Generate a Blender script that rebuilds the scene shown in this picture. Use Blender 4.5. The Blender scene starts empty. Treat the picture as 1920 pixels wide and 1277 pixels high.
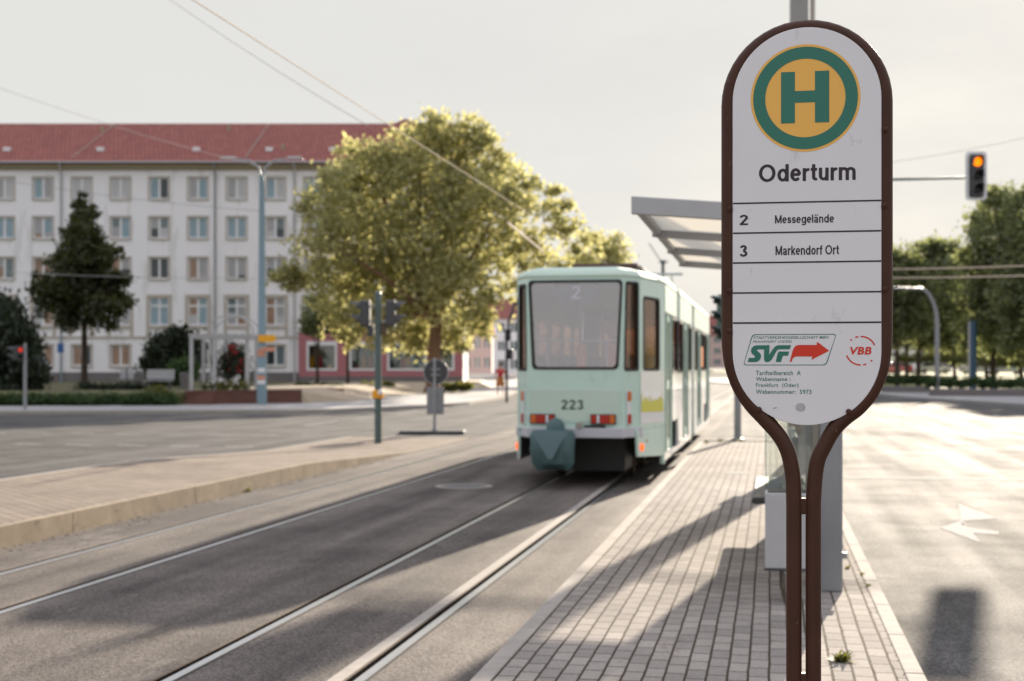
import bpy, bmesh, math, random
import numpy as np
from mathutils import Vector, Matrix
from mathutils.geometry import tessellate_polygon

R = math.radians
random.seed(7)
rng = np.random.default_rng(11)
scene = bpy.context.scene
COL = scene.collection

# ------------------------------------------------------------------ camera
EYE = 1.64            # camera height over the rails (m)
F = 2600.0            # focal length in pixels of the 1920 px wide photograph
HOR = 690.0           # row of the horizon
ANG = math.atan(485.0 / F)     # tracks run this far to the right of the view axis
CA, SA = math.cos(ANG), math.sin(ANG)

cam = bpy.data.cameras.new('camera')
cam_o = bpy.data.objects.new('camera', cam)
COL.objects.link(cam_o)
cam_o.location = (0, 0, EYE)
cam_o.rotation_euler = (R(90), 0, 0)
cam.sensor_width = 36.0
cam.lens = F / 1920.0 * 36.0
cam.shift_y = (HOR - 638.5) / 1920.0
cam.clip_start = 0.05
cam.clip_end = 6000
cam.dof.use_dof = True
cam.dof.focus_distance = 3.88
cam.dof.aperture_fstop = 3.9
cam.dof.aperture_blades = 9
scene.camera = cam_o

# ------------------------------------------------------------------ sky and sun
SUN_AZ, SUN_EL = R(18.9), R(15.5)       # azimuth to the right of the view axis, ahead of the camera
world = bpy.data.worlds.new('World')
scene.world = world
world.use_nodes = True
nt = world.node_tree
nt.nodes.clear()
out = nt.nodes.new('ShaderNodeOutputWorld')
bg = nt.nodes.new('ShaderNodeBackground')
sky = nt.nodes.new('ShaderNodeTexSky')
sky.sky_type = 'NISHITA'
sky.sun_disc = False
sky.sun_elevation = SUN_EL
sky.sun_rotation = SUN_AZ
sky.air_density = 1.0
sky.dust_density = 1.0
tc = nt.nodes.new('ShaderNodeTexCoord')
mp = nt.nodes.new('ShaderNodeMapping')
mp.inputs['Scale'].default_value = (1.0, 1.0, 3.0)
nz = nt.nodes.new('ShaderNodeTexNoise')
nz.inputs['Scale'].default_value = 2.6
nz.inputs['Detail'].default_value = 6
nz.inputs['Roughness'].default_value = 0.6
ramp = nt.nodes.new('ShaderNodeValToRGB')
ramp.color_ramp.elements[0].position = 0.30
ramp.color_ramp.elements[0].color = (0.972, 0.972, 0.972, 1)
ramp.color_ramp.elements[1].position = 0.62
ramp.color_ramp.elements[1].color = (0.992, 0.992, 0.992, 1)
mixn = nt.nodes.new('ShaderNodeMix')
mixn.data_type = 'RGBA'
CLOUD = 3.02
bg.inputs['Strength'].default_value = 0.1
L = nt.links.new
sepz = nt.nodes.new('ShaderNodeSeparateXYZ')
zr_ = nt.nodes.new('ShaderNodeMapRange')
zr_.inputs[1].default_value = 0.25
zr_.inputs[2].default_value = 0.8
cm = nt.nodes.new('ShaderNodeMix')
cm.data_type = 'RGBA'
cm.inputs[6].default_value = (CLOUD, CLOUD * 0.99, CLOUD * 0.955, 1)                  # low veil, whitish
cm.inputs[7].default_value = (CLOUD * 1.46, CLOUD * 1.49, CLOUD * 1.68, 1)            # unseen overhead sky, brightened and blued to fill the shade
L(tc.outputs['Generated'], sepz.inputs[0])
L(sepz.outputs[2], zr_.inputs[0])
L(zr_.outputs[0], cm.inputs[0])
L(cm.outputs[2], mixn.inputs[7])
L(tc.outputs['Generated'], mp.inputs['Vector'])
L(mp.outputs['Vector'], nz.inputs['Vector'])
L(nz.outputs['Fac'], ramp.inputs['Fac'])
L(ramp.outputs['Color'], mixn.inputs[0])
L(sky.outputs['Color'], mixn.inputs[6])
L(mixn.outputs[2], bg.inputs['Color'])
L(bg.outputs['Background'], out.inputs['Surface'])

sun = bpy.data.lights.new('sun', 'SUN')
sun.energy = 5.0
sun.angle = R(0.55)
sun.color = (1.0, 0.87, 0.70)
sun_o = bpy.data.objects.new('sun', sun)
COL.objects.link(sun_o)
sdir = Vector((math.sin(SUN_AZ) * math.cos(SUN_EL), math.cos(SUN_AZ) * math.cos(SUN_EL), math.sin(SUN_EL)))
sun_o.location = sdir * 300
sun_o.rotation_euler = sdir.to_track_quat('Z', 'Y').to_euler()

scene.view_settings.view_transform = 'Standard'
scene.view_settings.look = 'None'
scene.view_settings.gamma = 1.0
scene.view_settings.exposure = 1.35
scene.render.engine = 'CYCLES'
scene.cycles.max_bounces = 8
scene.cycles.transparent_max_bounces = 16
scene.cycles.use_denoising = True
scene.cycles.sample_clamp_indirect = 6.0

# ------------------------------------------------------------------ helpers
def tr(u, s, z=0.0):
    """track frame (u across to the right, s along the tracks) to world"""
    return Vector((u * CA + s * SA, -u * SA + s * CA, z))

def at(px, py, d):
    """a point seen at a photo pixel, d metres ahead"""
    return Vector(((px - 960) / F * d, d, EYE - (py - HOR) / F * d))

def ground(px, py, z=0.0):
    d = (EYE - z) * F / (py - HOR)
    return Vector(((px - 960) / F * d, d, z))

class MB:
    """collects shapes, then links them as one mesh object"""
    def __init__(self):
        self.v, self.f, self.M = [], [], Matrix.Identity(4)
    def add(self, vs, fs):
        b = len(self.v)
        self.v += [tuple(self.M @ Vector(p)) for p in vs]
        self.f += [tuple(b + i for i in q) for q in fs]
        return self
    def box(self, x0, x1, y0, y1, z0, z1):
        vs = [(x0, y0, z0), (x1, y0, z0), (x1, y1, z0), (x0, y1, z0), (x0, y0, z1), (x1, y0, z1), (x1, y1, z1), (x0, y1, z1)]
        return self.add(vs, [(0, 3, 2, 1), (4, 5, 6, 7), (0, 1, 5, 4), (1, 2, 6, 5), (2, 3, 7, 6), (3, 0, 4, 7)])
    def tube(self, pts, rad, n=12, caps=True):
        pts = [Vector(p) for p in pts]
        rs = rad if isinstance(rad, (list, tuple)) else [rad] * len(pts)
        vs, fs = [], []
        ref = None
        for i, p in enumerate(pts):
            t = (pts[min(i + 1, len(pts) - 1)] - pts[max(i - 1, 0)]).normalized()
            if ref is None:
                ref = Vector((0, 0, 1)) if abs(t.z) < 0.9 else Vector((0, 1, 0))
            a = (ref - t * ref.dot(t)).normalized()
            ref = a
            b = t.cross(a)
            for k in range(n):
                w = 2 * math.pi * k / n
                vs.append(p + (a * math.cos(w) + b * math.sin(w)) * rs[i])
        for i in range(len(pts) - 1):
            for k in range(n):
                k2 = (k + 1) % n
                fs.append((i * n + k, i * n + k2, (i + 1) * n + k2, (i + 1) * n + k))
        if caps:
            fs.append(tuple(reversed(range(n))))
            fs.append(tuple((len(pts) - 1) * n + k for k in range(n)))
        return self.add(vs, fs)
    def cyl(self, a, b, r, n=16):
        return self.tube([a, b], r, n)
    def prism(self, loop, y0, y1):
        """loop of (x, z), extruded along y; y0 faces the viewer"""
        n = len(loop)
        vs = [(p[0], y0, p[1]) for p in loop] + [(p[0], y1, p[1]) for p in loop]
        fs = [tuple(range(n)), tuple(reversed(range(n, 2 * n)))]
        fs += [(i, n + i, n + (i + 1) % n, (i + 1) % n) for i in range(n)]
        return self.add(vs, fs)
    def slab(self, loop, z0, z1):
        """loop of (x, y), extruded along z"""
        n = len(loop)
        vs = [(p[0], p[1], z1) for p in loop] + [(p[0], p[1], z0) for p in loop]
        fs = [tuple(range(n)), tuple(reversed(range(n, 2 * n)))]
        fs += [(i, n + i, n + (i + 1) % n, (i + 1) % n) for i in range(n)]
        return self.add(vs, fs)
    def holed(self, outer, holes, y0, y1):
        """flat plate in x,z with holes, given thickness in y"""
        loops = [outer] + list(holes)
        flat = [p for lp in loops for p in lp]
        tris = tessellate_polygon([[Vector((p[0], p[1], 0)) for p in lp] for lp in loops])
        m = len(flat)
        vs = [(p[0], y0, p[1]) for p in flat] + [(p[0], y1, p[1]) for p in flat]
        fs = [tuple(t) for t in tris] + [tuple(m + i for i in reversed(t)) for t in tris]
        b = 0
        for lp in loops:
            n = len(lp)
            fs += [(b + i, b + (i + 1) % n, m + b + (i + 1) % n, m + b + i) for i in range(n)]
            b += n
        return self.add(vs, fs)
    def lathe(self, prof, n=20, o=(0, 0, 0)):
        """profile of (radius, z)"""
        vs, fs = [], []
        for r, z in prof:
            for k in range(n):
                w = 2 * math.pi * k / n
                vs.append((o[0] + r * math.cos(w), o[1] + r * math.sin(w), o[2] + z))
        for i in range(len(prof) - 1):
            for k in range(n):
                k2 = (k + 1) % n
                fs.append((i * n + k, i * n + k2, (i + 1) * n + k2, (i + 1) * n + k))
        fs.append(tuple(reversed(range(n))))
        fs.append(tuple((len(prof) - 1) * n + k for k in range(n)))
        return self.add(vs, fs)
    def build(self, name, mat, parent=None, smooth=False, bevel=0.0, label=None, fix=True):
        me = bpy.data.meshes.new(name)
        me.from_pydata(self.v, [], self.f)
        me.update()
        if fix:
            bm = bmesh.new()
            bm.from_mesh(me)
            bmesh.ops.recalc_face_normals(bm, faces=bm.faces)
            bm.to_mesh(me)
            bm.free()
        me.materials.append(mat)
        o = bpy.data.objects.new(name, me)
        COL.objects.link(o)
        if parent:
            o.parent = parent
        if smooth:
            me.polygons.foreach_set('use_smooth', [True] * len(me.polygons))
            try:
                me.set_sharp_from_angle(angle=R(40))
            except Exception:
                pass
        if bevel:
            md = o.modifiers.new('bevel', 'BEVEL')
            md.width = bevel
            md.segments = 2
            md.limit_method = 'ANGLE'
        if label:
            o['label'] = label
        return o

def tag(o, label, cat, group=None):
    o['label'] = label
    o['category'] = cat
    if group:
        o['group'] = group
    return o

def thing(name, label, cat, loc=(0, 0, 0), rz=0.0, group=None):
    o = bpy.data.objects.new(name, None)
    o.empty_display_size = 0.2
    COL.objects.link(o)
    o.location = loc
    o.rotation_euler = (0, 0, rz)
    return tag(o, label, cat, group)

def structure(o):
    o['kind'] = 'structure'
    return o

def copy_tree(o, parent=None):
    c = o.copy()
    COL.objects.link(c)
    c.parent = parent
    for ch in list(o.children):
        copy_tree(ch, c)
    return c

def rrect(x0, x1, z0, z1, r, n=5):
    pts = []
    for cx, cz, a0 in ((x1 - r, z0 + r, -90), (x1 - r, z1 - r, 0), (x0 + r, z1 - r, 90), (x0 + r, z0 + r, 180)):
        for k in range(n + 1):
            w = R(a0 + 90.0 * k / n)
            pts.append((cx + r * math.cos(w), cz + r * math.sin(w)))
    return pts

def circle(cx, cz, r, n=48):
    return [(cx + r * math.cos(2 * math.pi * k / n), cz + r * math.sin(2 * math.pi * k / n)) for k in range(n)]

def text_mesh(name, body, x0, x1, z0, z1, y, mat, parent, bold=0.0, shear=0.0, spacing=1.0):
    """flat lettering in the x,z plane fitted to a box"""
    cu = bpy.data.curves.new(name, 'FONT')
    cu.body = body
    cu.offset = bold
    cu.shear = shear
    cu.space_character = spacing
    cu.resolution_u = 6
    t = bpy.data.objects.new(name, cu)
    COL.objects.link(t)
    dg = bpy.context.evaluated_depsgraph_get()
    me = bpy.data.meshes.new_from_object(t.evaluated_get(dg))
    bpy.data.objects.remove(t)
    co = np.array([v.co[:] for v in me.vertices])
    mn, mx = co.min(0), co.max(0)
    for v in me.vertices:
        fx = (v.co.x - mn[0]) / (mx[0] - mn[0])
        fz = (v.co.y - mn[1]) / (mx[1] - mn[1])
        v.co = (x0 + fx * (x1 - x0), y, z0 + fz * (z1 - z0))
    me.materials.clear()
    me.materials.append(mat)
    me.name = name
    o = bpy.data.objects.new(name, me)
    COL.objects.link(o)
    o.parent = parent
    return o


# ---------------------------------------------------------------- plain grotesque lettering, drawn from strokes
def _arc(cx, cy, rx, ry, a0, a1, n=14):
    return [(cx + rx * math.cos(R(a0 + (a1 - a0) * k / n)), cy + ry * math.sin(R(a0 + (a1 - a0) * k / n))) for k in range(n + 1)]
def _bowl(x0, x1, y0, y1): return _arc((x0 + x1) / 2, (y0 + y1) / 2, (x1 - x0) / 2, (y1 - y0) / 2, 0, 360, 26)
def glyph_strokes(ch, w):
    """stroke centre lines on a 1.0 cap height; w is the stroke width"""
    h = w / 2; X = 0.74 - h; W = 0.50
    n_arch = lambda x0, x1: _arc((x0 + x1) / 2, X - (x1 - x0) / 2 * 1.05, (x1 - x0) / 2, (x1 - x0) / 2 * 1.05, 180, 0) + [(x1, 0)]
    G = {
        'O': ([_bowl(h, 0.82 - h, h - 0.015, 1.015 - h)], 0.82),
        'd': ([_bowl(h, W + .04 - h, h - .01, X), [(W + .06 - h, 0), (W + .06 - h, 1)]], W + .06),
        'e': ([[(h, X / 2 + .05), (W - h * .6, X / 2 + .05)], [(W - h * .75, X / 2 + .05)] + _arc(W / 2, (X + h) / 2, W / 2 - h * .8, (X - h) / 2 + .01, 15, 318, 22)], W),
        'r': ([[(h, 0), (h, .74)], _arc(.31, X - .22, .31 - h, .22, 175, 92, 8)], 0.31),
        't': ([[(.14, .95), (.14, .20)] + _arc(.26, .20, .12, .20 - h, 180, 275, 7), [(0, X), (.30, X)]], 0.30),
        'u': ([[(h, .74)] + _arc(W / 2 - .01, h + .20, W / 2 - h - .01, .20, 180, 360) + [(W - .02 - h, h + .22)], [(W - .02 - h, 0), (W - .02 - h, .74)]], W - .02),
        'm': ([[(h, 0), (h, .74)], n_arch(h, .42 - h * .1), n_arch(.42 - h * .1, .82 - h)], 0.82),
        'n': ([[(h, 0), (h, .74)], n_arch(h, W - h)], W),
        'M': ([[(h, 0), (h, 1)], [(h, 1 - h * .4), (.40, .06)], [(.40, .06), (.80 - h, 1 - h * .4)], [(.80 - h, 0), (.80 - h, 1)]], 0.80),
        's': ([_arc(.23, X - .165, .21 - h * .8, .165, 20, 265, 14) + _arc(.225, h + .155, .225 - h * .8, .165, 85, -160, 14)], 0.45),
        'g': ([_bowl(h, W + .04 - h, h - .01, X), [(W + .06 - h, .74), (W + .06 - h, -.05)] + _arc(W / 2 + .03, -.05, W / 2 + .03 - h, .17, 0, -155, 12)], W + .06),
        'l': ([[(h, 0), (h, 1)]], w),
        'a': ([[(.03, X - .12)] + _arc(.23, X - .155, .20 - h * .5, .155, 150, 0, 10) + [(.46 - h, .08), (.48 - h * .5, 0)], _arc(.22, h + .13, .22 - h, .145, 35, 330, 16), [(.30, h + .275), (.46 - h, h + .30)]], 0.50),
        'k': ([[(h, 0), (h, 1)], [(h, .24), (.43, .74)], [(.19, .40), (.44, 0)]], 0.46),
        'o': ([_bowl(h, W + .03 - h, h - .01, X)], W + .03),
        'f': ([[(.13, 0), (.13, .80)] + _arc(.27, .82, .14, .18 - h, 175, 85, 7), [(0, X), (.29, X)]], 0.29),
        '2': ([_arc(.27, .72, .27 - h, .28 - h, 170, -30, 14) + [(h, h)], [(0.02, h), (.54, h)]], 0.54),
        '3': ([_arc(.26, .745, .235 - h, .255 - h, 165, -88, 14), _arc(.265, .265, .265 - h, .28 - h, 88, -165, 14)], 0.54),
        '4': ([[(.40, 0), (.40, 1)], [(.40, .95), (.03, .30)], [(0, .26), (.54, .26)]], 0.54),
    }
    if ch == 'ä':
        st, wd = G['a']
        return st + [[(.10, .93), (.10 + w * .8, .93)], [(.32, .93), (.32 + w * .8, .93)]], wd
    return G[ch]
def grotesque(name, body, x0, x1, z0, z1, y, mat, parent, weight=0.17, gap=0.09):
    """stroke lettering turned into one clean flat mesh (marching squares over the stroke distance)"""
    segs, cx = [], 0.0
    for ch in body:
        if ch == ' ':
            cx += 0.26; continue
        st, wd = glyph_strokes(ch, weight)
        for line in st:
            closed = math.dist(line[0], line[-1]) < 1e-6
            for i in range(len(line) - 1):
                segs.append((line[i][0] + cx, line[i][1], line[i + 1][0] + cx, line[i + 1][1], (not closed) and i == 0, (not closed) and i == len(line) - 2))
        cx += wd + gap
    step = 0.02
    gx_ = np.arange(-0.1, cx + 0.1, step); gz_ = np.arange(-0.36, 1.16, step)
    Xg, Zg = np.meshgrid(gx_, gz_, indexing='ij')
    Dm = np.full(Xg.shape, 9.0)
    for ax, az, bx_, bz_, c0, c1 in segs:
        L_ = math.hypot(bx_ - ax, bz_ - az)
        if L_ < 1e-7: continue
        ux, uz = (bx_ - ax) / L_, (bz_ - az) / L_
        t_ = (Xg - ax) * ux + (Zg - az) * uz
        pr = np.abs((Xg - ax) * -uz + (Zg - az) * ux)
        al = np.maximum(np.maximum(-t_, t_ - L_), 0)
        d = np.hypot(pr, al) - weight / 2
        box = np.maximum(pr - weight / 2, np.maximum(-t_, t_ - L_))
        if c0: d = np.where(t_ < 0, np.maximum(box, d), d)
        if c1: d = np.where(t_ > L_, np.maximum(box, d), d)
        Dm = np.minimum(Dm, d)
    verts, faces, idx = [], [], {}
    def vid(key, p):
        if key not in idx:
            idx[key] = len(verts); verts.append(p)
        return idx[key]
    nx, nz_ = Dm.shape
    act = np.argwhere(np.minimum(np.minimum(Dm[:-1, :-1], Dm[1:, :-1]), np.minimum(Dm[:-1, 1:], Dm[1:, 1:])) < 0)
    for i, j in act:
        cs = [(i, j), (i + 1, j), (i + 1, j + 1), (i, j + 1)]
        poly = []
        for k in range(4):
            p, q = cs[k], cs[(k + 1) % 4]
            dp, dq = Dm[p], Dm[q]
            if dp < 0: poly.append(vid(p, (gx_[p[0]], gz_[p[1]])))
            if (dp < 0) != (dq < 0):
                f_ = dp / (dp - dq); e_ = (min(p, q), max(p, q))
                poly.append(vid(e_, (gx_[p[0]] + f_ * (gx_[q[0]] - gx_[p[0]]), gz_[p[1]] + f_ * (gz_[q[1]] - gz_[p[1]]))))
        if len(poly) > 2: faces.append(tuple(poly))
    co = np.array(verts); mn, mx = co.min(0), co.max(0)
    fx = x0 + (co[:, 0] - mn[0]) / (mx[0] - mn[0]) * (x1 - x0); fz = z0 + (co[:, 1] - mn[1]) / (mx[1] - mn[1]) * (z1 - z0)
    me = bpy.data.meshes.new(name)
    me.from_pydata([(float(a), y, float(c)) for a, c in zip(fx, fz)], [], faces); me.update()
    me.materials.append(mat)
    o = bpy.data.objects.new(name, me); COL.objects.link(o); o.parent = parent
    return o

# ------------------------------------------------------------------ materials
def new_mat(name):
    m = bpy.data.materials.new(name)
    m.use_nodes = True
    n = m.node_tree
    return m, n, n.nodes['Principled BSDF'], n.nodes['Material Output']

def plain(name, col, rough=0.5, metal=0.0, var=0.12, scale=6.0, bump=0.0, emit=None, spec=0.5, coat=0.0):
    """a colour with a soft procedural wear pattern"""
    m, n, b, o = new_mat(name)
    b.inputs['Roughness'].default_value = rough
    b.inputs['Metallic'].default_value = metal
    b.inputs['Specular IOR Level'].default_value = spec
    b.inputs['Coat Weight'].default_value = coat
    tcn = n.nodes.new('ShaderNodeTexCoord')
    no = n.nodes.new('ShaderNodeTexNoise')
    no.inputs['Scale'].default_value = scale
    no.inputs['Detail'].default_value = 6
    n.links.new(tcn.outputs['Object'], no.inputs['Vector'])
    mx = n.nodes.new('ShaderNodeMix')
    mx.data_type = 'RGBA'
    mx.inputs[6].default_value = (*[c * (1 - var) for c in col], 1)
    mx.inputs[7].default_value = (*[min(1, c * (1 + var)) for c in col], 1)
    n.links.new(no.outputs['Fac'], mx.inputs[0])
    n.links.new(mx.outputs[2], b.inputs['Base Color'])
    if bump:
        bp = n.nodes.new('ShaderNodeBump')
        bp.inputs['Strength'].default_value = bump
        bp.inputs['Distance'].default_value = 0.02
        n.links.new(no.outputs['Fac'], bp.inputs['Height'])
        n.links.new(bp.outputs['Normal'], b.inputs['Normal'])
    if emit:
        b.inputs['Emission Color'].default_value = (*emit[0], 1)
        b.inputs['Emission Strength'].default_value = emit[1]
    return m

def asphalt(name, dark, light, rough=0.6, streak=0.35, grain=150.0, bump=0.5, spec=0.5, stone=0.35):
    m, n, b, o = new_mat(name)
    N = n.nodes.new
    K = n.links.new
    tcn = N('ShaderNodeTexCoord')
    rot = N('ShaderNodeMapping')
    rot.vector_type = 'POINT'
    rot.inputs['Rotation'].default_value = (0, 0, 0)
    K(tcn.outputs['Object'], rot.inputs['Vector'])
    st = N('ShaderNodeMapping')
    st.inputs['Scale'].default_value = (1.3, 0.06, 1)
    K(rot.outputs['Vector'], st.inputs['Vector'])
    n1 = N('ShaderNodeTexNoise'); n1.inputs['Scale'].default_value = 1.6; n1.inputs['Detail'].default_value = 5
    K(st.outputs['Vector'], n1.inputs['Vector'])
    n2 = N('ShaderNodeTexNoise'); n2.inputs['Scale'].default_value = 0.7; n2.inputs['Detail'].default_value = 8; n2.inputs['Roughness'].default_value = 0.65
    K(rot.outputs['Vector'], n2.inputs['Vector'])
    vo = N('ShaderNodeTexVoronoi'); vo.inputs['Scale'].default_value = grain
    K(rot.outputs['Vector'], vo.inputs['Vector'])
    n3 = N('ShaderNodeTexNoise'); n3.inputs['Scale'].default_value = grain * 0.5; n3.inputs['Detail'].default_value = 3
    K(rot.outputs['Vector'], n3.inputs['Vector'])
    mixf = N('ShaderNodeMath'); mixf.operation = 'MULTIPLY'; mixf.inputs[1].default_value = streak
    K(n1.outputs['Fac'], mixf.inputs[0])
    mixg = N('ShaderNodeMath'); mixg.operation = 'MULTIPLY_ADD'; mixg.inputs[1].default_value = 1 - streak
    K(n2.outputs['Fac'], mixg.inputs[0]); K(mixf.outputs[0], mixg.inputs[2])
    rp = N('ShaderNodeValToRGB')
    rp.color_ramp.elements[0].position = 0.40; rp.color_ramp.elements[0].color = (*dark, 1)
    rp.color_ramp.elements[1].position = 0.60; rp.color_ramp.elements[1].color = (*light, 1)
    K(mixg.outputs[0], rp.inputs['Fac'])
    sep = N('ShaderNodeSeparateColor')
    K(vo.outputs['Color'], sep.inputs['Color'])
    sr = N('ShaderNodeMapRange'); sr.inputs[1].default_value = 0; sr.inputs[2].default_value = 1
    sr.inputs[3].default_value = 1 - stone; sr.inputs[4].default_value = 1 + stone
    K(sep.outputs[0], sr.inputs[0])
    mul = N('ShaderNodeMix'); mul.data_type = 'RGBA'; mul.blend_type = 'MULTIPLY'; mul.inputs[0].default_value = 1
    K(rp.outputs['Color'], mul.inputs[6]); K(sr.outputs[0], mul.inputs[7])
    K(mul.outputs[2], b.inputs['Base Color'])
    rr = N('ShaderNodeMapRange'); rr.inputs[1].default_value = 0.35; rr.inputs[2].default_value = 0.65
    rr.inputs[3].default_value = rough + 0.06; rr.inputs[4].default_value = rough - 0.06
    K(mixg.outputs[0], rr.inputs[0]); K(rr.outputs[0], b.inputs['Roughness'])
    b.inputs['Specular IOR Level'].default_value = spec
    bp = N('ShaderNodeBump'); bp.inputs['Strength'].default_value = bump; bp.inputs['Distance'].default_value = 0.004
    hs = N('ShaderNodeMath'); hs.operation = 'ADD'
    K(vo.outputs['Distance'], hs.inputs[0]); K(n3.outputs['Fac'], hs.inputs[1])
    K(hs.outputs[0], bp.inputs['Height']); K(bp.outputs['Normal'], b.inputs['Normal'])
    return m

def bricks(name, c1, c2, mortar, bw, rh, swap, msize=0.006, rough=0.8, bump=0.6, vary=0.22, rscale=1.0, axes=None, offset=0.5):
    """paving or masonry; swap runs the bricks along local y"""
    m, n, b, o = new_mat(name)
    N = n.nodes.new
    K = n.links.new
    tcn = N('ShaderNodeTexCoord')
    sp = N('ShaderNodeSeparateXYZ'); cb = N('ShaderNodeCombineXYZ')
    K(tcn.outputs['Object'], sp.inputs[0])
    ax = axes or (('Y', 'X') if swap else ('X', 'Y'))
    K(sp.outputs[ax[0]], cb.inputs[0]); K(sp.outputs[ax[1]], cb.inputs[1])
    wob = N('ShaderNodeTexNoise'); wob.inputs['Scale'].default_value = 3.0
    K(cb.outputs[0], wob.inputs['Vector'])
    wv = N('ShaderNodeVectorMath'); wv.operation = 'SCALE'; wv.inputs['Scale'].default_value = 0.012
    K(wob.outputs['Color'], wv.inputs[0])
    wa = N('ShaderNodeVectorMath'); wa.operation = 'ADD'
    K(cb.outputs[0], wa.inputs[0]); K(wv.outputs[0], wa.inputs[1])
    br = N('ShaderNodeTexBrick')
    br.offset = offset
    br.inputs['Scale'].default_value = 1.0
    br.inputs['Brick Width'].default_value = bw
    br.inputs['Row Height'].default_value = rh
    br.inputs['Mortar Size'].default_value = msize
    br.inputs['Mortar Smooth'].default_value = 0.3
    br.inputs['Color1'].default_value = (*c1, 1)
    br.inputs['Color2'].default_value = (*c2, 1)
    br.inputs['Mortar'].default_value = (*mortar, 1)
    K(wa.outputs[0], br.inputs['Vector'])
    big = N('ShaderNodeTexNoise'); big.inputs['Scale'].default_value = 0.9; big.inputs['Detail'].default_value = 6; big.inputs['Roughness'].default_value = 0.65
    K(tcn.outputs['Object'], big.inputs['Vector'])
    fine = N('ShaderNodeTexNoise'); fine.inputs['Scale'].default_value = 90; fine.inputs['Detail'].default_value = 4
    K(tcn.outputs['Object'], fine.inputs['Vector'])
    ad = N('ShaderNodeMath'); ad.operation = 'ADD'
    K(big.outputs['Fac'], ad.inputs[0]); K(fine.outputs['Fac'], ad.inputs[1])
    mr = N('ShaderNodeMapRange'); mr.inputs[1].default_value = 0.6; mr.inputs[2].default_value = 1.4
    mr.inputs[3].default_value = 1 - vary; mr.inputs[4].default_value = 1 + vary
    K(ad.outputs[0], mr.inputs[0])
    mul = N('ShaderNodeMix'); mul.data_type = 'RGBA'; mul.blend_type = 'MULTIPLY'; mul.inputs[0].default_value = 1
    K(br.outputs['Color'], mul.inputs[6]); K(mr.outputs[0], mul.inputs[7])
    K(mul.outputs[2], b.inputs['Base Color'])
    b.inputs['Roughness'].default_value = rough
    b.inputs['Specular IOR Level'].default_value = 0.06
    inv = N('ShaderNodeMath'); inv.operation = 'MULTIPLY_ADD'; inv.inputs[1].default_value = -1.0
    K(br.outputs['Fac'], inv.inputs[0])
    fs = N('ShaderNodeMath'); fs.operation = 'MULTIPLY'; fs.inputs[1].default_value = 0.35
    K(fine.outputs['Fac'], fs.inputs[0]); K(fs.outputs[0], inv.inputs[2])
    bp = N('ShaderNodeBump'); bp.inputs['Strength'].default_value = bump; bp.inputs['Distance'].default_value = 0.006
    K(inv.outputs[0], bp.inputs['Height']); K(bp.outputs['Normal'], b.inputs['Normal'])
    return m

def leaf(name, c_lo, c_hi, trans, tfac=0.45):
    m, n, b, o = new_mat(name)
    N = n.nodes.new
    K = n.links.new
    n.nodes.remove(b)
    geo = N('ShaderNodeNewGeometry')
    rp = N('ShaderNodeMix'); rp.data_type = 'RGBA'
    rp.inputs[6].default_value = (*c_lo, 1); rp.inputs[7].default_value = (*c_hi, 1)
    K(geo.outputs['Random Per Island'], rp.inputs[0])
    di = N('ShaderNodeBsdfDiffuse'); K(rp.outputs[2], di.inputs['Color'])
    tl = N('ShaderNodeBsdfTranslucent')
    tm = N('ShaderNodeMix'); tm.data_type = 'RGBA'
    tm.inputs[6].default_value = (*[c * 0.6 for c in trans], 1); tm.inputs[7].default_value = (*trans, 1)
    K(geo.outputs['Random Per Island'], tm.inputs[0]); K(tm.outputs[2], tl.inputs['Color'])
    ms = N('ShaderNodeMixShader'); ms.inputs[0].default_value = tfac
    K(di.outputs[0], ms.inputs[1]); K(tl.outputs[0], ms.inputs[2])
    gl = N('ShaderNodeBsdfGlossy'); gl.inputs['Roughness'].default_value = 0.45; gl.inputs['Color'].default_value = (1, 1, 1, 1)
    m2 = N('ShaderNodeMixShader'); m2.inputs[0].default_value = 0.03
    K(ms.outputs[0], m2.inputs[1]); K(gl.outputs[0], m2.inputs[2])
    K(m2.outputs[0], o.inputs['Surface'])
    return m

def glass(name, tint, refl=0.3, rough=0.03, graze=0.95):
    """thin pane: part clear, part mirror"""
    m, n, b, o = new_mat(name)
    N = n.nodes.new
    K = n.links.new
    n.nodes.remove(b)
    tp = N('ShaderNodeBsdfTransparent'); tp.inputs['Color'].default_value = (*tint, 1)
    gl = N('ShaderNodeBsdfGlossy'); gl.inputs['Roughness'].default_value = rough; gl.inputs['Color'].default_value = (1, 1, 1, 1)
    lw = N('ShaderNodeLayerWeight'); lw.inputs['Blend'].default_value = 0.25
    mr = N('ShaderNodeMapRange'); mr.inputs[3].default_value = refl; mr.inputs[4].default_value = graze
    K(lw.outputs['Fresnel'], mr.inputs[0])
    ms = N('ShaderNodeMixShader')
    K(mr.outputs[0], ms.inputs[0]); K(tp.outputs[0], ms.inputs[1]); K(gl.outputs[0], ms.inputs[2])
    K(ms.outputs[0], o.inputs['Surface'])
    return m

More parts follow.
